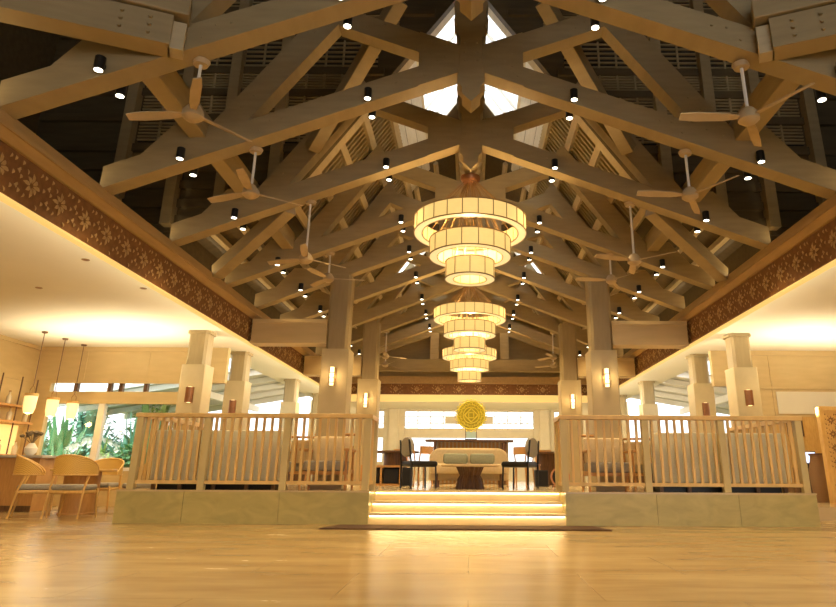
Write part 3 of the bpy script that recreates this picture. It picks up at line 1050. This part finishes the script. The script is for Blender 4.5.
def make_railing(s):
    xs = [s * x for x in ((4.95, 3.93, 2.73, 1.52) if s < 0 else (4.95, 3.79, 2.64, 1.42))]
    t = thing('railing', f'honey wood baluster railing along the {SIDE[s]} half of the platform edge', 'railing', (s * 3.2, 10.1, .452))
    ox = s * 3.2
    for x in xs:
        MB().box(x - ox - .05, x - ox + .05, -.05, .05, 0, 1.03).build('post', 'post', t, bevel=.006)
    a, b = min(xs), max(xs)
    MB().box(a - ox - .07, b - ox + .07, -.06, .06, 1.03, 1.095).build('top_rail', 'rail', t, bevel=.008)
    MB().box(a - ox, b - ox, -.025, .025, .08, .13).build('bottom_rail', 'rail', t)
    for x0, x1 in zip(sorted(xs)[:-1], sorted(xs)[1:]):
        n = round((x1 - x0) / .118) - 1
        for k in range(1, n + 1):
            x = x0 + (x1 - x0) * k / (n + 1) - ox
            MB().box(x - .018, x + .018, -.022, .022, .13, 1.03).build('baluster', 'rail', t)
    # return rails
    for x, ln, nb in ((xs[0], 2.6, 14), (xs[3], .75, 3)):
        MB().box(x - ox - .055, x - ox + .055, .06, ln, 1.03, 1.095).build('return_rail', 'rail', t)
        MB().box(x - ox - .05, x - ox + .05, ln - .1, ln, 0, 1.03).build('post', 'post', t)
        MB().box(x - ox - .022, x - ox + .022, .05, ln - .1, .08, .13).build('bottom_rail', 'rail', t)
        for k in range(1, nb + 1):
            y = .05 + (ln - .15) * k / (nb + 1)
            MB().box(x - ox - .018, x - ox + .018, y - .018, y + .018, .13, 1.03).build('baluster', 'rail', t)
    return t
for s in (-1, 1):
    make_railing(s)

# ================================================================== PLATFORM FURNITURE
PZ = .452
def make_sofa(w):
    t = thing('banquette_sofa', '', 'sofa')
    MB().rbox(-w / 2, w / 2, -.07, .07, .13, .86, .03).build('backrest', 'fabric', t, smooth=True)
    MB().rbox(-w / 2, w / 2, .07, .62, .25, .42, .05).build('seat_cushion', 'cushion', t, smooth=True)
    MB().box(-w / 2 + .03, w / 2 - .03, -.04, .58, .11, .25).build('frame', 'walnut', t)
    MB().box(-w / 2 + .12, w / 2 - .12, .06, .5, .0, .11).build('plinth', 'dark', t)  # dark block added to imitate the shaded gap under the sofa
    for x in (-w / 2 + .1, -w / 4, 0, w / 4, w / 2 - .1):
        for y in (-.02, .5):
            MB().box(x - .025, x + .025, y - .025, y + .025, 0, .13).build('leg', 'walnut', t)
    return t
o = make_sofa(2.0); o.location = (-3.84, 10.36, PZ); o['label'] = 'long grey-green sofa seen from behind through the left railing'; o['group'] = 'railing sofas'
o = make_sofa(2.06); o.location = (3.83, 10.36, PZ); o['label'] = 'long grey-green sofa seen from behind through the right railing'; o['group'] = 'railing sofas'

def make_lounge():
    t = thing('lounge_armchair', '', 'armchair')
    for s in (-1, 1):
        for y in (-.3, .3):
            MB().tube([(s * .34, y, 0), (s * .33, y * .95, .58)], .02, 8).build('leg', 'oak', t, smooth=True)
        MB().rbox(s * .34 - .035, s * .34 + .035, -.36, .38, .56, .60, .015).build('armrest', 'oak', t)
        MB().box(s * .34 - .015, s * .34 + .015, -.3, .3, .24, .29).build('side_stretcher', 'oak', t)
    MB().box(-.33, .33, -.3, .3, .22, .27).build('seat_frame', 'oak', t)
    MB().rbox(-.32, .32, -.28, .33, .27, .42, .05).build('seat_cushion', 'cushion', t, smooth=True)
    b = MB().rbox(-.31, .31, -.36, -.22, .40, .80, .05).build('back_cushion', 'cream', t, smooth=True)
    for x in (-.22, 0, .22):
        MB().tube([(x, -.34, .25), (x, -.42, .84)], .014, 6).build('back_slat', 'oak', t)
    MB().tube([(-.33, -.42, .84), (.33, -.42, .84)], .02, 8).build('back_rail', 'oak', t)
    return t
for x, y, a, lb in ((-2.18, 10.53, 180, 'wooden lounge armchair with grey cushions behind the left railing near the steps'),
                    (2.14, 10.53, 180, 'wooden lounge armchair with grey cushions behind the right railing near the steps'),
                    (-2.95, 12.3, 20, 'wooden lounge armchair behind the left front column'),
                    (3.1, 12.2, -25, 'wooden lounge armchair behind the right front column')):
    first_or_dup(P0, 'lounge', make_lounge, (x, y, PZ), R(a), lb, 'wooden lounge armchairs')

def make_table(r, h, top, ped, fl=False):
    t = thing('round_table', '', 'table')
    MB().lathe([(r - .02, h - .045), (r, h - .03), (r, h - .008), (r - .01, h)], n=40).build('tabletop', top, t, smooth=True)
    if fl:
        vs, fs, n = [], [], 64
        for z, rr in ((0, .24), (.15, .21), (h * .55, .17), (h - .045, .23)):
            for k in range(n):
                q = rr * (1 + .05 * (1 if (k // 2) % 2 else -1))
                vs.append((q * math.cos(2 * math.pi * k / n), q * math.sin(2 * math.pi * k / n), z))
        for i in range(3):
            for k in range(n):
                fs.append((i * n + k, i * n + (k + 1) % n, (i + 1) * n + (k + 1) % n, (i + 1) * n + k))
        fs += [tuple(range(n - 1, -1, -1)), tuple(3 * n + k for k in range(n))]
        MB().add(vs, fs).build('pedestal', ped, t)
    else:
        MB().lathe([(.30, 0), (.30, .02), (.285, .03), (.285, h - .045)], n=40).build('pedestal', ped, t, smooth=True)
    return t
o = make_table(.50, .40, 'cream', 'walnut', True); o.location = (.02, 11.75, PZ); o['label'] = 'low round cream table on a fluted dark pedestal before the loveseat'
# loveseat
t = thing('loveseat', 'cream loveseat with a rounded back facing the steps', 'sofa', (0, 13.1, PZ))
prof = []
w2, r_ = .78, .22
outl = [(-w2, .12)] + [(-w2 + r_ - r_ * math.cos(R(a)), .72 - r_ + r_ * math.sin(R(a))) for a in range(0, 91, 15)] + [(w2 - r_ + r_ * math.sin(R(a)), .72 - r_ + r_ * math.cos(R(a))) for a in range(0, 91, 15)] + [(w2, .12)]
MB().prism(outl, .18, .38).build('backrest', 'cream', t, bevel=.04)
MB().rbox(-.72, .72, -.38, .2, .24, .42, .06).build('seat', 'cream', t, smooth=True)
for s in (-1, 1):
    for y in (-.3, .3):
        MB().tube([(s * .6, y, 0), (s * .6, y, .26)], .025, 8).build('leg', 'walnut', t)
for s, nm in ((-1, 'left'), (1, 'right')):
    o = MB().rbox(-.24, .24, -.06, .06, 0, .19, .05).build('throw_cushion', 'pillow', smooth=True, loc=(s * .26, 13.2, PZ + .425))
    tag(o, f'sage throw cushion, {nm} of the two on the cream loveseat', 'cushion', 'loveseat cushions')

def make_oval_chair():
    # faces +x
    t = thing('dining_chair', '', 'chair')
    MB().rbox(-.25, .25, -.25, .25, .35, .45, .05).build('seat', 'dark', t, smooth=True, label='black padded seat')
    vs = [(.0 + .0, .25 * math.cos(a * math.pi / 12), .68 + .17 * math.sin(a * math.pi / 12)) for a in range(24)]
    MB().prism([(v[1], v[2]) for v in vs], -.27, -.21, 'x').build('backrest', 'cushion', t, bevel=.02, label='grey oval padded back')
    for y in (-.22, .22):
        MB().tube([(-.25, y, 0), (-.25, y, .4), (-.29, y * .9, .80)], .016, 8).build('back_leg', 'dark', t)
        MB().tube([(.22, y, 0), (.21, y, .38)], .016, 8).build('front_leg', 'dark', t)
    return t
for x, a, lb in ((-.86, R(28), 'black-seated oval-back chair on the left of the low round table'), (.88, math.pi - R(28), 'black-seated oval-back chair on the right of the low round table')):
    first_or_dup(P0, 'oval', make_oval_chair, (x, 11.85, PZ), a, lb, 'oval-back chairs at the low table')

def make_wood_chair():
    # faces +y
    t = thing('wooden_chair', '', 'chair')
    MB().rbox(-.22, .22, -.22, .22, .42, .46, .03).build('seat', 'oak', t, smooth=True)
    for s in (-1, 1):
        MB().tube([(s * .21, .2, 0), (s * .19, .18, .43)], .017, 8).build('leg', 'oak', t)
        MB().tube([(s * .21, -.24, 0), (s * .19, -.2, .44), (s * .19, -.26, .82)], .017, 8).build('leg', 'oak', t)
    n = 8
    vs, fs = [], []
    for k in range(n + 1):
        x = -.21 + .42 * k / n
        y = -.26 - .04 * math.cos((k / n - .5) * math.pi)
        for dy in (0, .02):
            for z in (.66, .83):
                vs.append((x, y + dy, z))
    for k in range(n):
        b = k * 4
        fs += [(b, b + 4, b + 5, b + 1), (b + 2, b + 3, b + 7, b + 6), (b, b + 2, b + 6, b + 4), (b + 1, b + 5, b + 7, b + 3)]
    fs += [(0, 1, 3, 2), (n * 4, n * 4 + 2, n * 4 + 3, n * 4 + 1)]
    MB().add(vs, fs).build('backrest', 'oak', t, smooth=True)
    return t
o = make_table(.55, .74, 'walnut', 'walnut'); o.location = (-1.72, 16.0, PZ); o['label'] = 'dark round dining table left of the loveseat, near the sideboard'; o['group'] = 'dark dining tables'
P0['dtab'] = o
for x, y, lb in ((1.9, 16.2, 'dark round dining table right of the loveseat'), (-3.9, 15.6, 'dark round dining table in the left part of the platform'), (3.9, 15.8, 'dark round dining table in the right part of the platform'), (0, 20.5, 'dark round dining table under the end frieze')):
    dup(P0['dtab'], (x, y, PZ), 0, lb, 'dark dining tables')
WC = [(-1.05, 14.6, -60, 'just left of the loveseat back'), (1.10, 14.6, 60, 'just right of the loveseat back'), (-1.15, 15.5, 50, 'at the front of the left dark table'), (-2.5, 15.75, -60, 'by the sideboard at the left dark table'),
      (-1.7, 16.9, 180, 'behind the left dark table'), (1.35, 15.6, -45, 'at the front of the right dark table'), (2.5, 15.7, 40, 'by the drum stool at the right dark table'), (1.9, 17.1, 180, 'behind the right dark table'),
      (-3.3, 15.0, 40, 'at the left platform table, inner side'), (-4.5, 15.0, -35, 'at the left platform table, outer side'), (3.3, 15.2, -40, 'at the right platform table, inner side'), (4.5, 15.2, 35, 'at the right platform table, outer side'),
      (-.7, 20.1, -70, 'left of the far table under the end frieze'), (.7, 20.1, 70, 'right of the far table under the end frieze'), (0, 19.6, 0, 'in front of the far table under the end frieze')]
for x, y, a, lb in WC:
    first_or_dup(P0, 'wchair', make_wood_chair, (x, y, PZ), R(a), 'orange oak dining chair ' + lb, 'oak dining chairs')

# sideboard, cabinet, drum stool
t = thing('sideboard', 'orange oak sideboard with two dark open bays left of the loveseat', 'sideboard', (-1.82, 14.35, PZ))
MB().box(-.42, .42, -.2, .2, .36, .40).box(-.42, .42, -.2, .2, .0, .04).box(-.42, -.38, -.2, .2, .04, .36).box(.38, .42, -.2, .2, .04, .36).box(-.02, .02, -.2, .2, .04, .36).build('carcass', 'oak', t)
MB().box(-.38, .38, .17, .19, .04, .36).build('back_panel', 'opening', t)
for s in (-1, 1):
    MB().box(s * .2 - .15, s * .2 + .15, -.15, .15, .06, .32).build('bay_lining', 'opening', t)  # dark blocks filling the bays, imitating the shade inside them
t = thing('speaker_box', 'black upright box standing right of the sideboard', 'box', (-1.28, 14.3, PZ))
MB().box(-.1, .1, -.14, .14, 0, .36).build('body', 'dark', t, bevel=.01)
MB().box(-.08, .08, -.15, -.14, .03, .33).build('grille', 'opening', t)
t = thing('speaker_box', 'black upright box standing left of the pink-rimmed drum', 'box', (1.48, 14.0, PZ))
MB().box(-.13, .13, -.14, .14, 0, .32).build('body', 'dark', t, bevel=.01)
MB().box(-.11, .11, -.15, -.14, .03, .29).build('grille', 'opening', t)
t = thing('drum_stool', 'black round drum with a pink wooden rim standing on its side', 'drum', (1.86, 14.05, PZ + .19))
o = MB().lathe([(.175, -.12), (.175, .12)], n=28).build('shell', 'dark', t, smooth=True); o.rotation_euler = (R(90), 0, 0)
pk = mat('pink_wood', (0.60, 0.28, 0.16), (0.5, 0.22, 0.12), 0.5)
o = MB().lathe([(.165, -.02), (.165, .02), (.195, .02), (.195, -.02)], n=28, closed=True).build('rim', pk, t, smooth=True); o.rotation_euler = (R(90), 0, 0); o.location = (0, -.12, 0)
MB().box(-.14, .14, -.1, .1, -.19, -.16).build('foot', pk, t)

# console with slats and the gold medallion
t = thing('console_counter', 'long dark topped counter with pale slatted front behind the loveseat', 'counter', (.01, 17, PZ))
MB().box(-1.1, 1.1, -.22, .22, 1.0, 1.05).build('top', 'walnut', t)
MB().box(-.82, .98, .1, .14, 0, 1.0).build('back_panel', 'oak', t)
for k in range(19):
    x = -.8 + k * .097
    MB().box(x - .02, x + .02, -.06, .0, .02, 1.0).build('slat', 'pedestal', t)
for s in (-1, 1):
    MB().box(s * .86 - .03, s * .86 + .03, -.2, .2, 0, 1.0).build('leg', 'walnut', t)
t = thing('medallion', 'green-gold openwork medallion disc standing on the counter', 'ornament', (.05, 16.9, PZ + 1.05))
def ringpts(r, n, w=0):
    return [(r * math.cos(2 * math.pi * k / n), r * math.sin(2 * math.pi * k / n)) for k in range(n)]
md = MB()
zc = .60
def torus(mb, r, rt, n=40, c=(0, 0)):
    mb.tube([(c[0] + r * math.cos(2 * math.pi * k / n), 0, zc + c[1] + r * math.sin(2 * math.pi * k / n)) for k in range(n + 1)], rt, 6)
torus(md, .345, .022)
torus(md, .20, .018)
torus(md, .27, .012)
for k in range(24):
    a = 2 * math.pi * k / 24
    c = (.375 * math.cos(a), .375 * math.sin(a))
    torus(md, .030, .012, 10, c)
for k in range(16):
    a = 2 * math.pi * k / 16
    torus(md, .040, .012, 10, (.28 * math.cos(a), .28 * math.sin(a)))
for k in range(4):
    a0, a1 = R(90 * k), R(90 * k + 90)
    md.tube([(.17 * math.cos(a0), 0, zc + .17 * math.sin(a0)), (.17 * math.cos(a1), 0, zc + .17 * math.sin(a1))], .02, 6)
    md.tube([(.09 * math.cos(a0 + .78), 0, zc + .09 * math.sin(a0 + .78)), (.09 * math.cos(a1 + .78), 0, zc + .09 * math.sin(a1 + .78))], .016, 6)
md.build('openwork_disc', 'gold', t, smooth=True)
dk = MB()
dk.prism([(x, zc + z) for x, z in ringpts(.35, 48)], .014, .024)
for k in range(12):
    a = 2 * math.pi * k / 12
    dk.prism([(.24 * math.cos(a) + .03 * math.cos(b * math.pi / 3), zc + .24 * math.sin(a) + .03 * math.sin(b * math.pi / 3)) for b in range(6)], -.01, .012)
    dk.prism([(.315 * math.cos(a + .26) + .032 * math.cos(b * math.pi / 3), zc + .315 * math.sin(a + .26) + .032 * math.sin(b * math.pi / 3)) for b in range(6)], -.01, .012)
dk.build('backing_disc', 'gold2', t, label='darker green-gold backing disc')
MB().box(-.15, .15, -.08, .08, 0, .02).box(-.14, -.125, -.01, .01, 0, .34).box(.125, .14, -.01, .01, 0, .34).build('stand', 'dark', t)
MB().box(-.12, .12, -.006, .006, .04, .2).build('teal_plate', 'teal', t, label='pale teal plate between the stand legs')

# ================================================================== LEFT SIDE ROOM
def make_cane_chair():
    # faces +y; woven curved back
    t = thing('dining_armchair', '', 'chair')
    for s in (-1, 1):
        MB().tube([(s * .29, .25, 0), (s * .25, .23, .44)], .014, 8, .02).build('leg', 'honey', t, smooth=True)
        MB().tube([(s * .27, -.27, 0), (s * .26, -.2, .44), (s * .275, -.13, .66)], .014, 8, .02).build('leg', 'honey', t, smooth=True)
    MB().rbox(-.26, .26, -.24, .26, .36, .415, .03).build('seat_frame', 'honey', t, smooth=True)
    MB().rbox(-.25, .25, -.23, .26, .415, .50, .04).build('seat_cushion', 'cushion', t, smooth=True, label='grey seat cushion')
    n = 28
    vs, fs, top = [], [], []
    for k in range(n + 1):
        u = k / n * 2 - 1
        a = R(-90) + u * R(112)
        r = .31
        x, y = r * math.cos(a), -.03 + r * .95 * math.sin(a)
        w = math.cos(u * math.pi / 2) ** .7 if abs(u) < 1 else 0
        zb, zt = .645, .68 + .26 * w
        for rr in (1.0, 1.045):
            for z in (zb, zt):
                vs.append((x * rr, (y + .03) * rr - .03, z))
        top.append((x * 1.02, (y + .03) * 1.02 - .03, zt))
    for k in range(n):
        b = k * 4
        fs += [(b, b + 4, b + 5, b + 1), (b + 2, b + 3, b + 7, b + 6), (b, b + 2, b + 6, b + 4), (b + 1, b + 5, b + 7, b + 3)]
    fs += [(0, 1, 3, 2), (n * 4, n * 4 + 2, n * 4 + 3, n * 4 + 1)]
    MB().add(vs, fs).build('woven_backrest', 'cane', t, smooth=True, label='yellow woven cane curved back')
    MB().tube(top, .015, 8).build('top_rail', 'honey', t, smooth=True)
    MB().tube([(p[0], p[1], .645) for p in top], .014, 8).build('lower_rail', 'honey', t, smooth=True)
    return t
for x, y, a, lb in ((-6.30, 11.0, 2, 'woven-back armchair with its back to the hall, in front of the round left table'),
                    (-7.0, 11.12, -62, 'woven-back armchair at the far left of the round table, seen side-on'),
                    (-5.9, 12.35, 125, 'woven-back armchair beside the platform end, right of the round table'),
                    (-6.95, 13.0, 185, 'woven-back armchair behind the round table near the bar')):
    first_or_dup(P0, 'cane', make_cane_chair, (x, y, 0), R(a), lb, 'woven armchairs in the left room')
o = make_table(.52, .74, 'honey', 'oak'); o.location = (-6.75, 12.0, 0); o['label'] = 'round table on a brown drum pedestal among the woven armchairs'

t = thing('bar_counter', 'oak fronted bar counter with grey stone top at the left', 'bar counter', (-8.75, 12.9, 0))
MB().box(-.9, .82, -.32, .32, 0, .93).build('body', 'oak', t)
MB().box(-.92, .9, -.4, .36, .93, .98).build('top', 'counter', t, bevel=.008)
MB().box(-.9, .82, -.335, -.32, 0, .1).build('plinth', 'walnut', t)
# back bar shelf on left wall
t = thing('bar_shelf', 'hanging bar shelf with amber backlit panel on the left wall', 'shelf', (-9.65, 13.45, 1.0))
MB().box(.0, .03, -.95, .85, 0.02, .62).build('lit_panel', 'amber', t, label='amber backlit panel')
for z in (0.0, .66, .98):
    MB().box(0, .32, -.95, .85, z - .02, z + .02).build('shelf_board', 'oak', t)
for y in (-.9, -.3, .3, .8):
    MB().tube([(.28, y, 0), (.28, y, 1.58)], .014, 8).build('rod', 'walnut', t)
MB().box(-.04, .0, -.98, .88, .62, 1.55).build('back_board', 'panel', t)
for k in range(12):
    z = (1.02, 1.68, 2.0)[k // 4]
    y = 12.62 + (k % 4) * .5 + .12 * (k // 4 % 2)
    nm = 'bottle'
    def mk():
        b = thing('bottle', '', 'bottle')
        MB().lathe([(.045, 0), (.05, .02), (.05, .16), (.02, .2), (.017, .25)], n=14).build('glass_body', 'bottle2', b, smooth=True)
        MB().lathe([(.02, .25), (.02, .28)], n=10).build('stopper', 'brass', b)
        return b
    first_or_dup(P0, 'bottle', mk, (-9.48, y, z), 0, f'glass bottle {("nearest the entrance", "second from the entrance", "third from the entrance", "nearest the corner")[k % 4]} on the {("lowest", "middle", "top")[k // 4]} bar shelf', 'bottles on the bar shelves')
# pendants
def make_pendant():
    t = thing('pendant_lantern', '', 'pendant lamp')
    MB().tube([(0, 0, .34), (0, 0, 1.42)], .008, 6).build('cord', 'walnut', t)
    MB().lathe([(.05, 1.40), (.06, 1.43)], n=12).build('ceiling_rose', 'walnut', t)
    MB().tube([(-.05, 0, .2), (-.05, 0, .28), (0, 0, .36), (.05, 0, .28), (.05, 0, .2)], .008, 6).build('bail', 'brass', t)
    MB().lathe([(.03, -.19), (.08, -.17), (.105, -.08), (.115, .16)], n=20).build('glass_shade', 'lantern', t, smooth=True, label='glowing amber glass')
    MB().lathe([(.12, .15), (.12, .2), (.05, .21)], n=20).build('cap', 'honey', t, smooth=True)
    return t
for y, lb in ((12.9, 'nearest the entrance'), (13.6, 'middle one of three'), (14.3, 'closest to the garden window')):
    first_or_dup(P0, 'pend', make_pendant, (-8.55, y, 1.94), 0, 'amber glass pendant lantern over the bar, ' + lb, 'bar pendants')
    lamp('pendant_bulb', 'POINT', (-8.55, y - .0, 1.70), 5, AMBER, .06)
# flower arrangement on the bar
t = thing('flower_vase', 'white vase of brown dried flowers on the bar counter end', 'vase', (-8.25, 12.75, .98))
MB().lathe([(.05, 0), (.10, .05), (.11, .13), (.06, .2), (.05, .22)], n=18).build('vase', 'white', t, smooth=True)
fm = MB()
for k in range(26):
    a, b = random.uniform(0, 6.28), random.uniform(.1, 1.1)
    p = Vector((math.cos(a) * math.sin(b) * .22, math.sin(a) * math.sin(b) * .22, .26 + math.cos(b) * .16))
    fm.tube([(0, 0, .2), tuple(p)], .004, 4)
    fm.lathe([(.0, -.03), (.03, -.01), (.035, .015), (.0, .035)], tuple(p), n=7)
fm.build('dried_flowers', 'bark', t)

# recessed downlights
for k, (x, y) in enumerate(((-4.9, 5.6), (-5.1, 8.2), (-5.0, 9.6), (-6.6, 9.6), (5.6, 9.3), (5.0, 7.0), (7.4, 11.0))):
    def mk():
        d = thing('downlight', '', 'downlight')
        MB().lathe([(.05, -.006), (.05, 0), (.034, 0), (.034, -.006)], n=18, closed=True).build('ring', 'brass', d)
        MB().lathe([(.033, -.003), (.033, 0)], n=16).build('lens', 'copper', d)
        return d
    first_or_dup(P0, 'dl', mk, (x, y, 3.369), 0, f'small recessed downlight in the {"left" if x < 0 else "right"} aisle ceiling, {("nearest the camera", "second along the frieze", "third along the frieze", "out over the woven chairs", "beside the right frieze", "nearest the camera on that side", "by the bright cornice")[k]}', 'recessed downlights')
for s in (-1, 1):
    for y in (6.0, 9.0, 12.0):
        lamp('aisle_downlight', 'SPOT', (s * 6.4, y, 3.34), 70, WARM, .05, 120)
    lamp('aisle_downlight', 'SPOT', (s * 4.4, 13.6, 3.34), 45, WARM, .05, 120)

# ================================================================== RIGHT SIDE ROOM
t = thing('carved_screen', 'carved honey wood folding screen at the far right', 'screen', (7.05, 12.5, .21), R(8))
MB().box(-.5, .75, -.03, .03, 0, 1.68).build('panel', 'honey', t)
MB().box(-.54, -.46, -.05, .05, 0, 1.70).box(.72, .8, -.05, .05, 0, 1.70).box(-.5, .75, -.05, .05, 1.64, 1.72).box(-.5, .75, -.05, .05, 0, .08).build('frame', 'honey', t)
for i in range(6):
    for j in range(6):
        if random.random() < .75:
            cv = MB()
            flower(cv, (-.32 + i * .19, -.032, .22 + j * .25), (1, 0, 0), (0, -1, 0), .85)
            cv.build('carved_flower', 'frieze', t)
t = thing('service_console', 'dark wood console cabinet against the right back wall', 'console', (6.95, 14.2, .21))
MB().box(-.35, .45, -.25, .3, 0, .6).build('body', 'walnut', t)
MB().box(-.38, .48, -.28, .3, .6, .64).build('top', 'walnut', t)
MB().box(-.3, .03, -.262, -.25, .08, .54).build('door', 'walnut', t)
MB().box(.07, .4, -.262, -.25, .08, .54).build('door', 'walnut', t)
t = thing('monitor', 'small monitor with a bright blue-white screen on the console', 'monitor', (7.02, 14.05, .85))
MB().box(-.09, .09, -.06, .06, 0, .015).build('base', 'dark', t)
MB().box(-.02, .02, 0, .02, 0, .12).build('stand', 'dark', t)
MB().box(-.16, .16, -.02, .01, .08, .32).build('bezel', 'dark', t)
MB().box(-.145, .145, -.023, -.02, .095, .305).build('display', 'screen', t)
t = thing('notice_board', 'brown wooden board hanging above the monitor', 'board', (7.0, 14.56, 1.5))
MB().box(-.18, .26, -.03, 0, 0, .38).build('panel', 'walnut', t)
MB().box(-.2, .28, -.035, 0, -.02, 0).box(-.2, .28, -.035, 0, .38, .4).build('frame', 'oak', t)
t = thing('wicker_basket', 'tall brown wicker basket beside the carved screen', 'basket', (6.85, 13.3, .21))
MB().lathe([(.14, 0), (.19, .2), (.21, .5), (.15, .85), (.16, .88)], n=24).build('body', 'basket', t, smooth=True)
MB().lathe([(.15, .86), (.15, .9), (.175, .9), (.175, .86)], n=24, closed=True).build('rim', 'walnut', t)

# ================================================================== GARDEN
def plant(kind, n, h, spread, lw, m, loc, label, flowers=0):
    t = thing(kind, label, 'plant', loc)
    fm = MB()
    for k in range(n):
        a = random.uniform(0, 2 * math.pi)
        b = random.uniform(.15, 1.25)
        L_ = h * random.uniform(.55, 1.0)
        base = Vector((random.uniform(-.12, .12) * spread, random.uniform(-.12, .12) * spread, random.uniform(0, .25) * h))
        d = Vector((math.cos(a) * math.sin(b) * spread, math.sin(a) * math.sin(b) * spread, math.cos(b) * .9 + .25))
        sd = Vector((-math.sin(a), math.cos(a), 0))
        rows = []
        for i, (tt, ww) in enumerate(((0, .15), (.3, .6), (.6, 1.0), (.85, .7), (1.0, .05))):
            p = base + d * L_ * tt + Vector((0, 0, -.55 * tt * tt * L_ * math.sin(b)))
            rows += [p - sd * lw * ww, p + sd * lw * ww]
        fm.add(rows, [(2 * i, 2 * i + 1, 2 * i + 3, 2 * i + 2) for i in range(4)])
    if kind != 'palm_plant':
        for k in range(n * 4):
            a, b, q = random.uniform(0, 6.28), random.uniform(0, 1.5), random.uniform(.5, 1) ** .5
            c = Vector((math.cos(a) * math.sin(b) * spread * h * .62 * q, math.sin(a) * math.sin(b) * spread * h * .62 * q, h * (.25 + .75 * math.cos(b) * q)))
            e = Vector((math.cos(a), math.sin(a), random.uniform(-.8, .5))).normalized()
            u = e * lw * random.uniform(1.2, 2.0)
            w_ = Vector((-math.sin(a), math.cos(a), random.uniform(-.4, .4))) * lw * .42
            fm.add([c, c + u * .5 + w_, c + u, c + u * .5 - w_], [(0, 1, 2, 3)])
    fm.build('foliage', m, t)
    MB().tube([(0, 0, 0), (.02, .01, h * .4)], .04, 7, .02).build('stem', 'bark', t)
    if flowers:
        pm = MB()
        for k in range(flowers):
            a, b = random.uniform(0, 6.28), random.uniform(0, 1.2)
            p = Vector((math.cos(a) * math.sin(b) * spread * h * .6, math.sin(a) * math.sin(b) * spread * h * .6, h * (.45 + .45 * math.cos(b))))
            for j in range(5):
                q = 2 * math.pi * j / 5
                u = Vector((math.cos(q), -.4, math.sin(q))) * .07
                w_ = Vector((-math.sin(q), 0, math.cos(q))) * .03
                pm.add([p, p + u * .6 + w_, p + u, p + u * .6 - w_], [(0, 1, 2, 3)])
        pm.build('blossoms', 'petal', t)
    return t
GP = [('broadleaf_shrub', 110, 1.6, .75, .10, 'leaf2', (-10.6, 16.5), 'bluish broad-leaved shrub just outside the garden window by the corner', 0),
      ('fern_plant', 130, 1.5, .8, .05, 'leaf1', (-9.8, 16.4), 'green fern outside the window left of the mullion', 0),
      ('flowering_shrub', 110, 1.45, .75, .07, 'leaf3', (-8.9, 16.4), 'white flowering shrub outside the window next to the mullion', 130),
      ('broadleaf_shrub', 110, 1.6, .75, .12, 'leaf1', (-8.1, 16.6), 'dark green broad-leaved shrub outside the right window pane', 0),
      ('broadleaf_shrub', 100, 1.5, .75, .10, 'leaf2', (-7.2, 16.4), 'bluish shrub outside beside the railing end', 0),
      ('fern_plant', 130, 2.2, .7, .06, 'leaf3', (-12.2, 18.5), 'tall lime fern at the back of the garden corner', 0),
      ('palm_plant', 120, 2.3, .8, .08, 'leaf1', (-11.2, 18.6), 'tall palm plant deep in the garden left of the mullion', 0),
      ('flowering_shrub', 120, 2.0, .75, .08, 'leaf2', (-10.1, 18.3), 'second white flowering shrub deeper in the garden', 130),
      ('palm_plant', 120, 2.3, .8, .09, 'leaf2', (-9.1, 18.6), 'tall bluish palm deep in the garden right of the mullion', 0),
      ('broadleaf_shrub', 120, 2.0, .8, .11, 'leaf3', (-8.1, 18.2), 'lime broad-leaved shrub deeper behind the railing end', 0),
      ('broadleaf_shrub', 160, 3.0, .6, .13, 'leaf1', (-14.2, 21.5), 'big dark green shrub at the far left end of the garden', 0),
      ('broadleaf_shrub', 160, 3.0, .6, .13, 'leaf2', (-12.2, 21.6), 'big bluish shrub closing the garden behind the palms', 0),
      ('broadleaf_shrub', 160, 3.0, .6, .13, 'leaf3', (-10.2, 21.5), 'big lime shrub closing the garden right of the palms', 0)]
for kd, n, h, sp, lw_, m, (x, y), lb, fl_ in GP:
    plant(kd, n, h, sp, lw_, m, (x, y, -.25), lb, fl_)
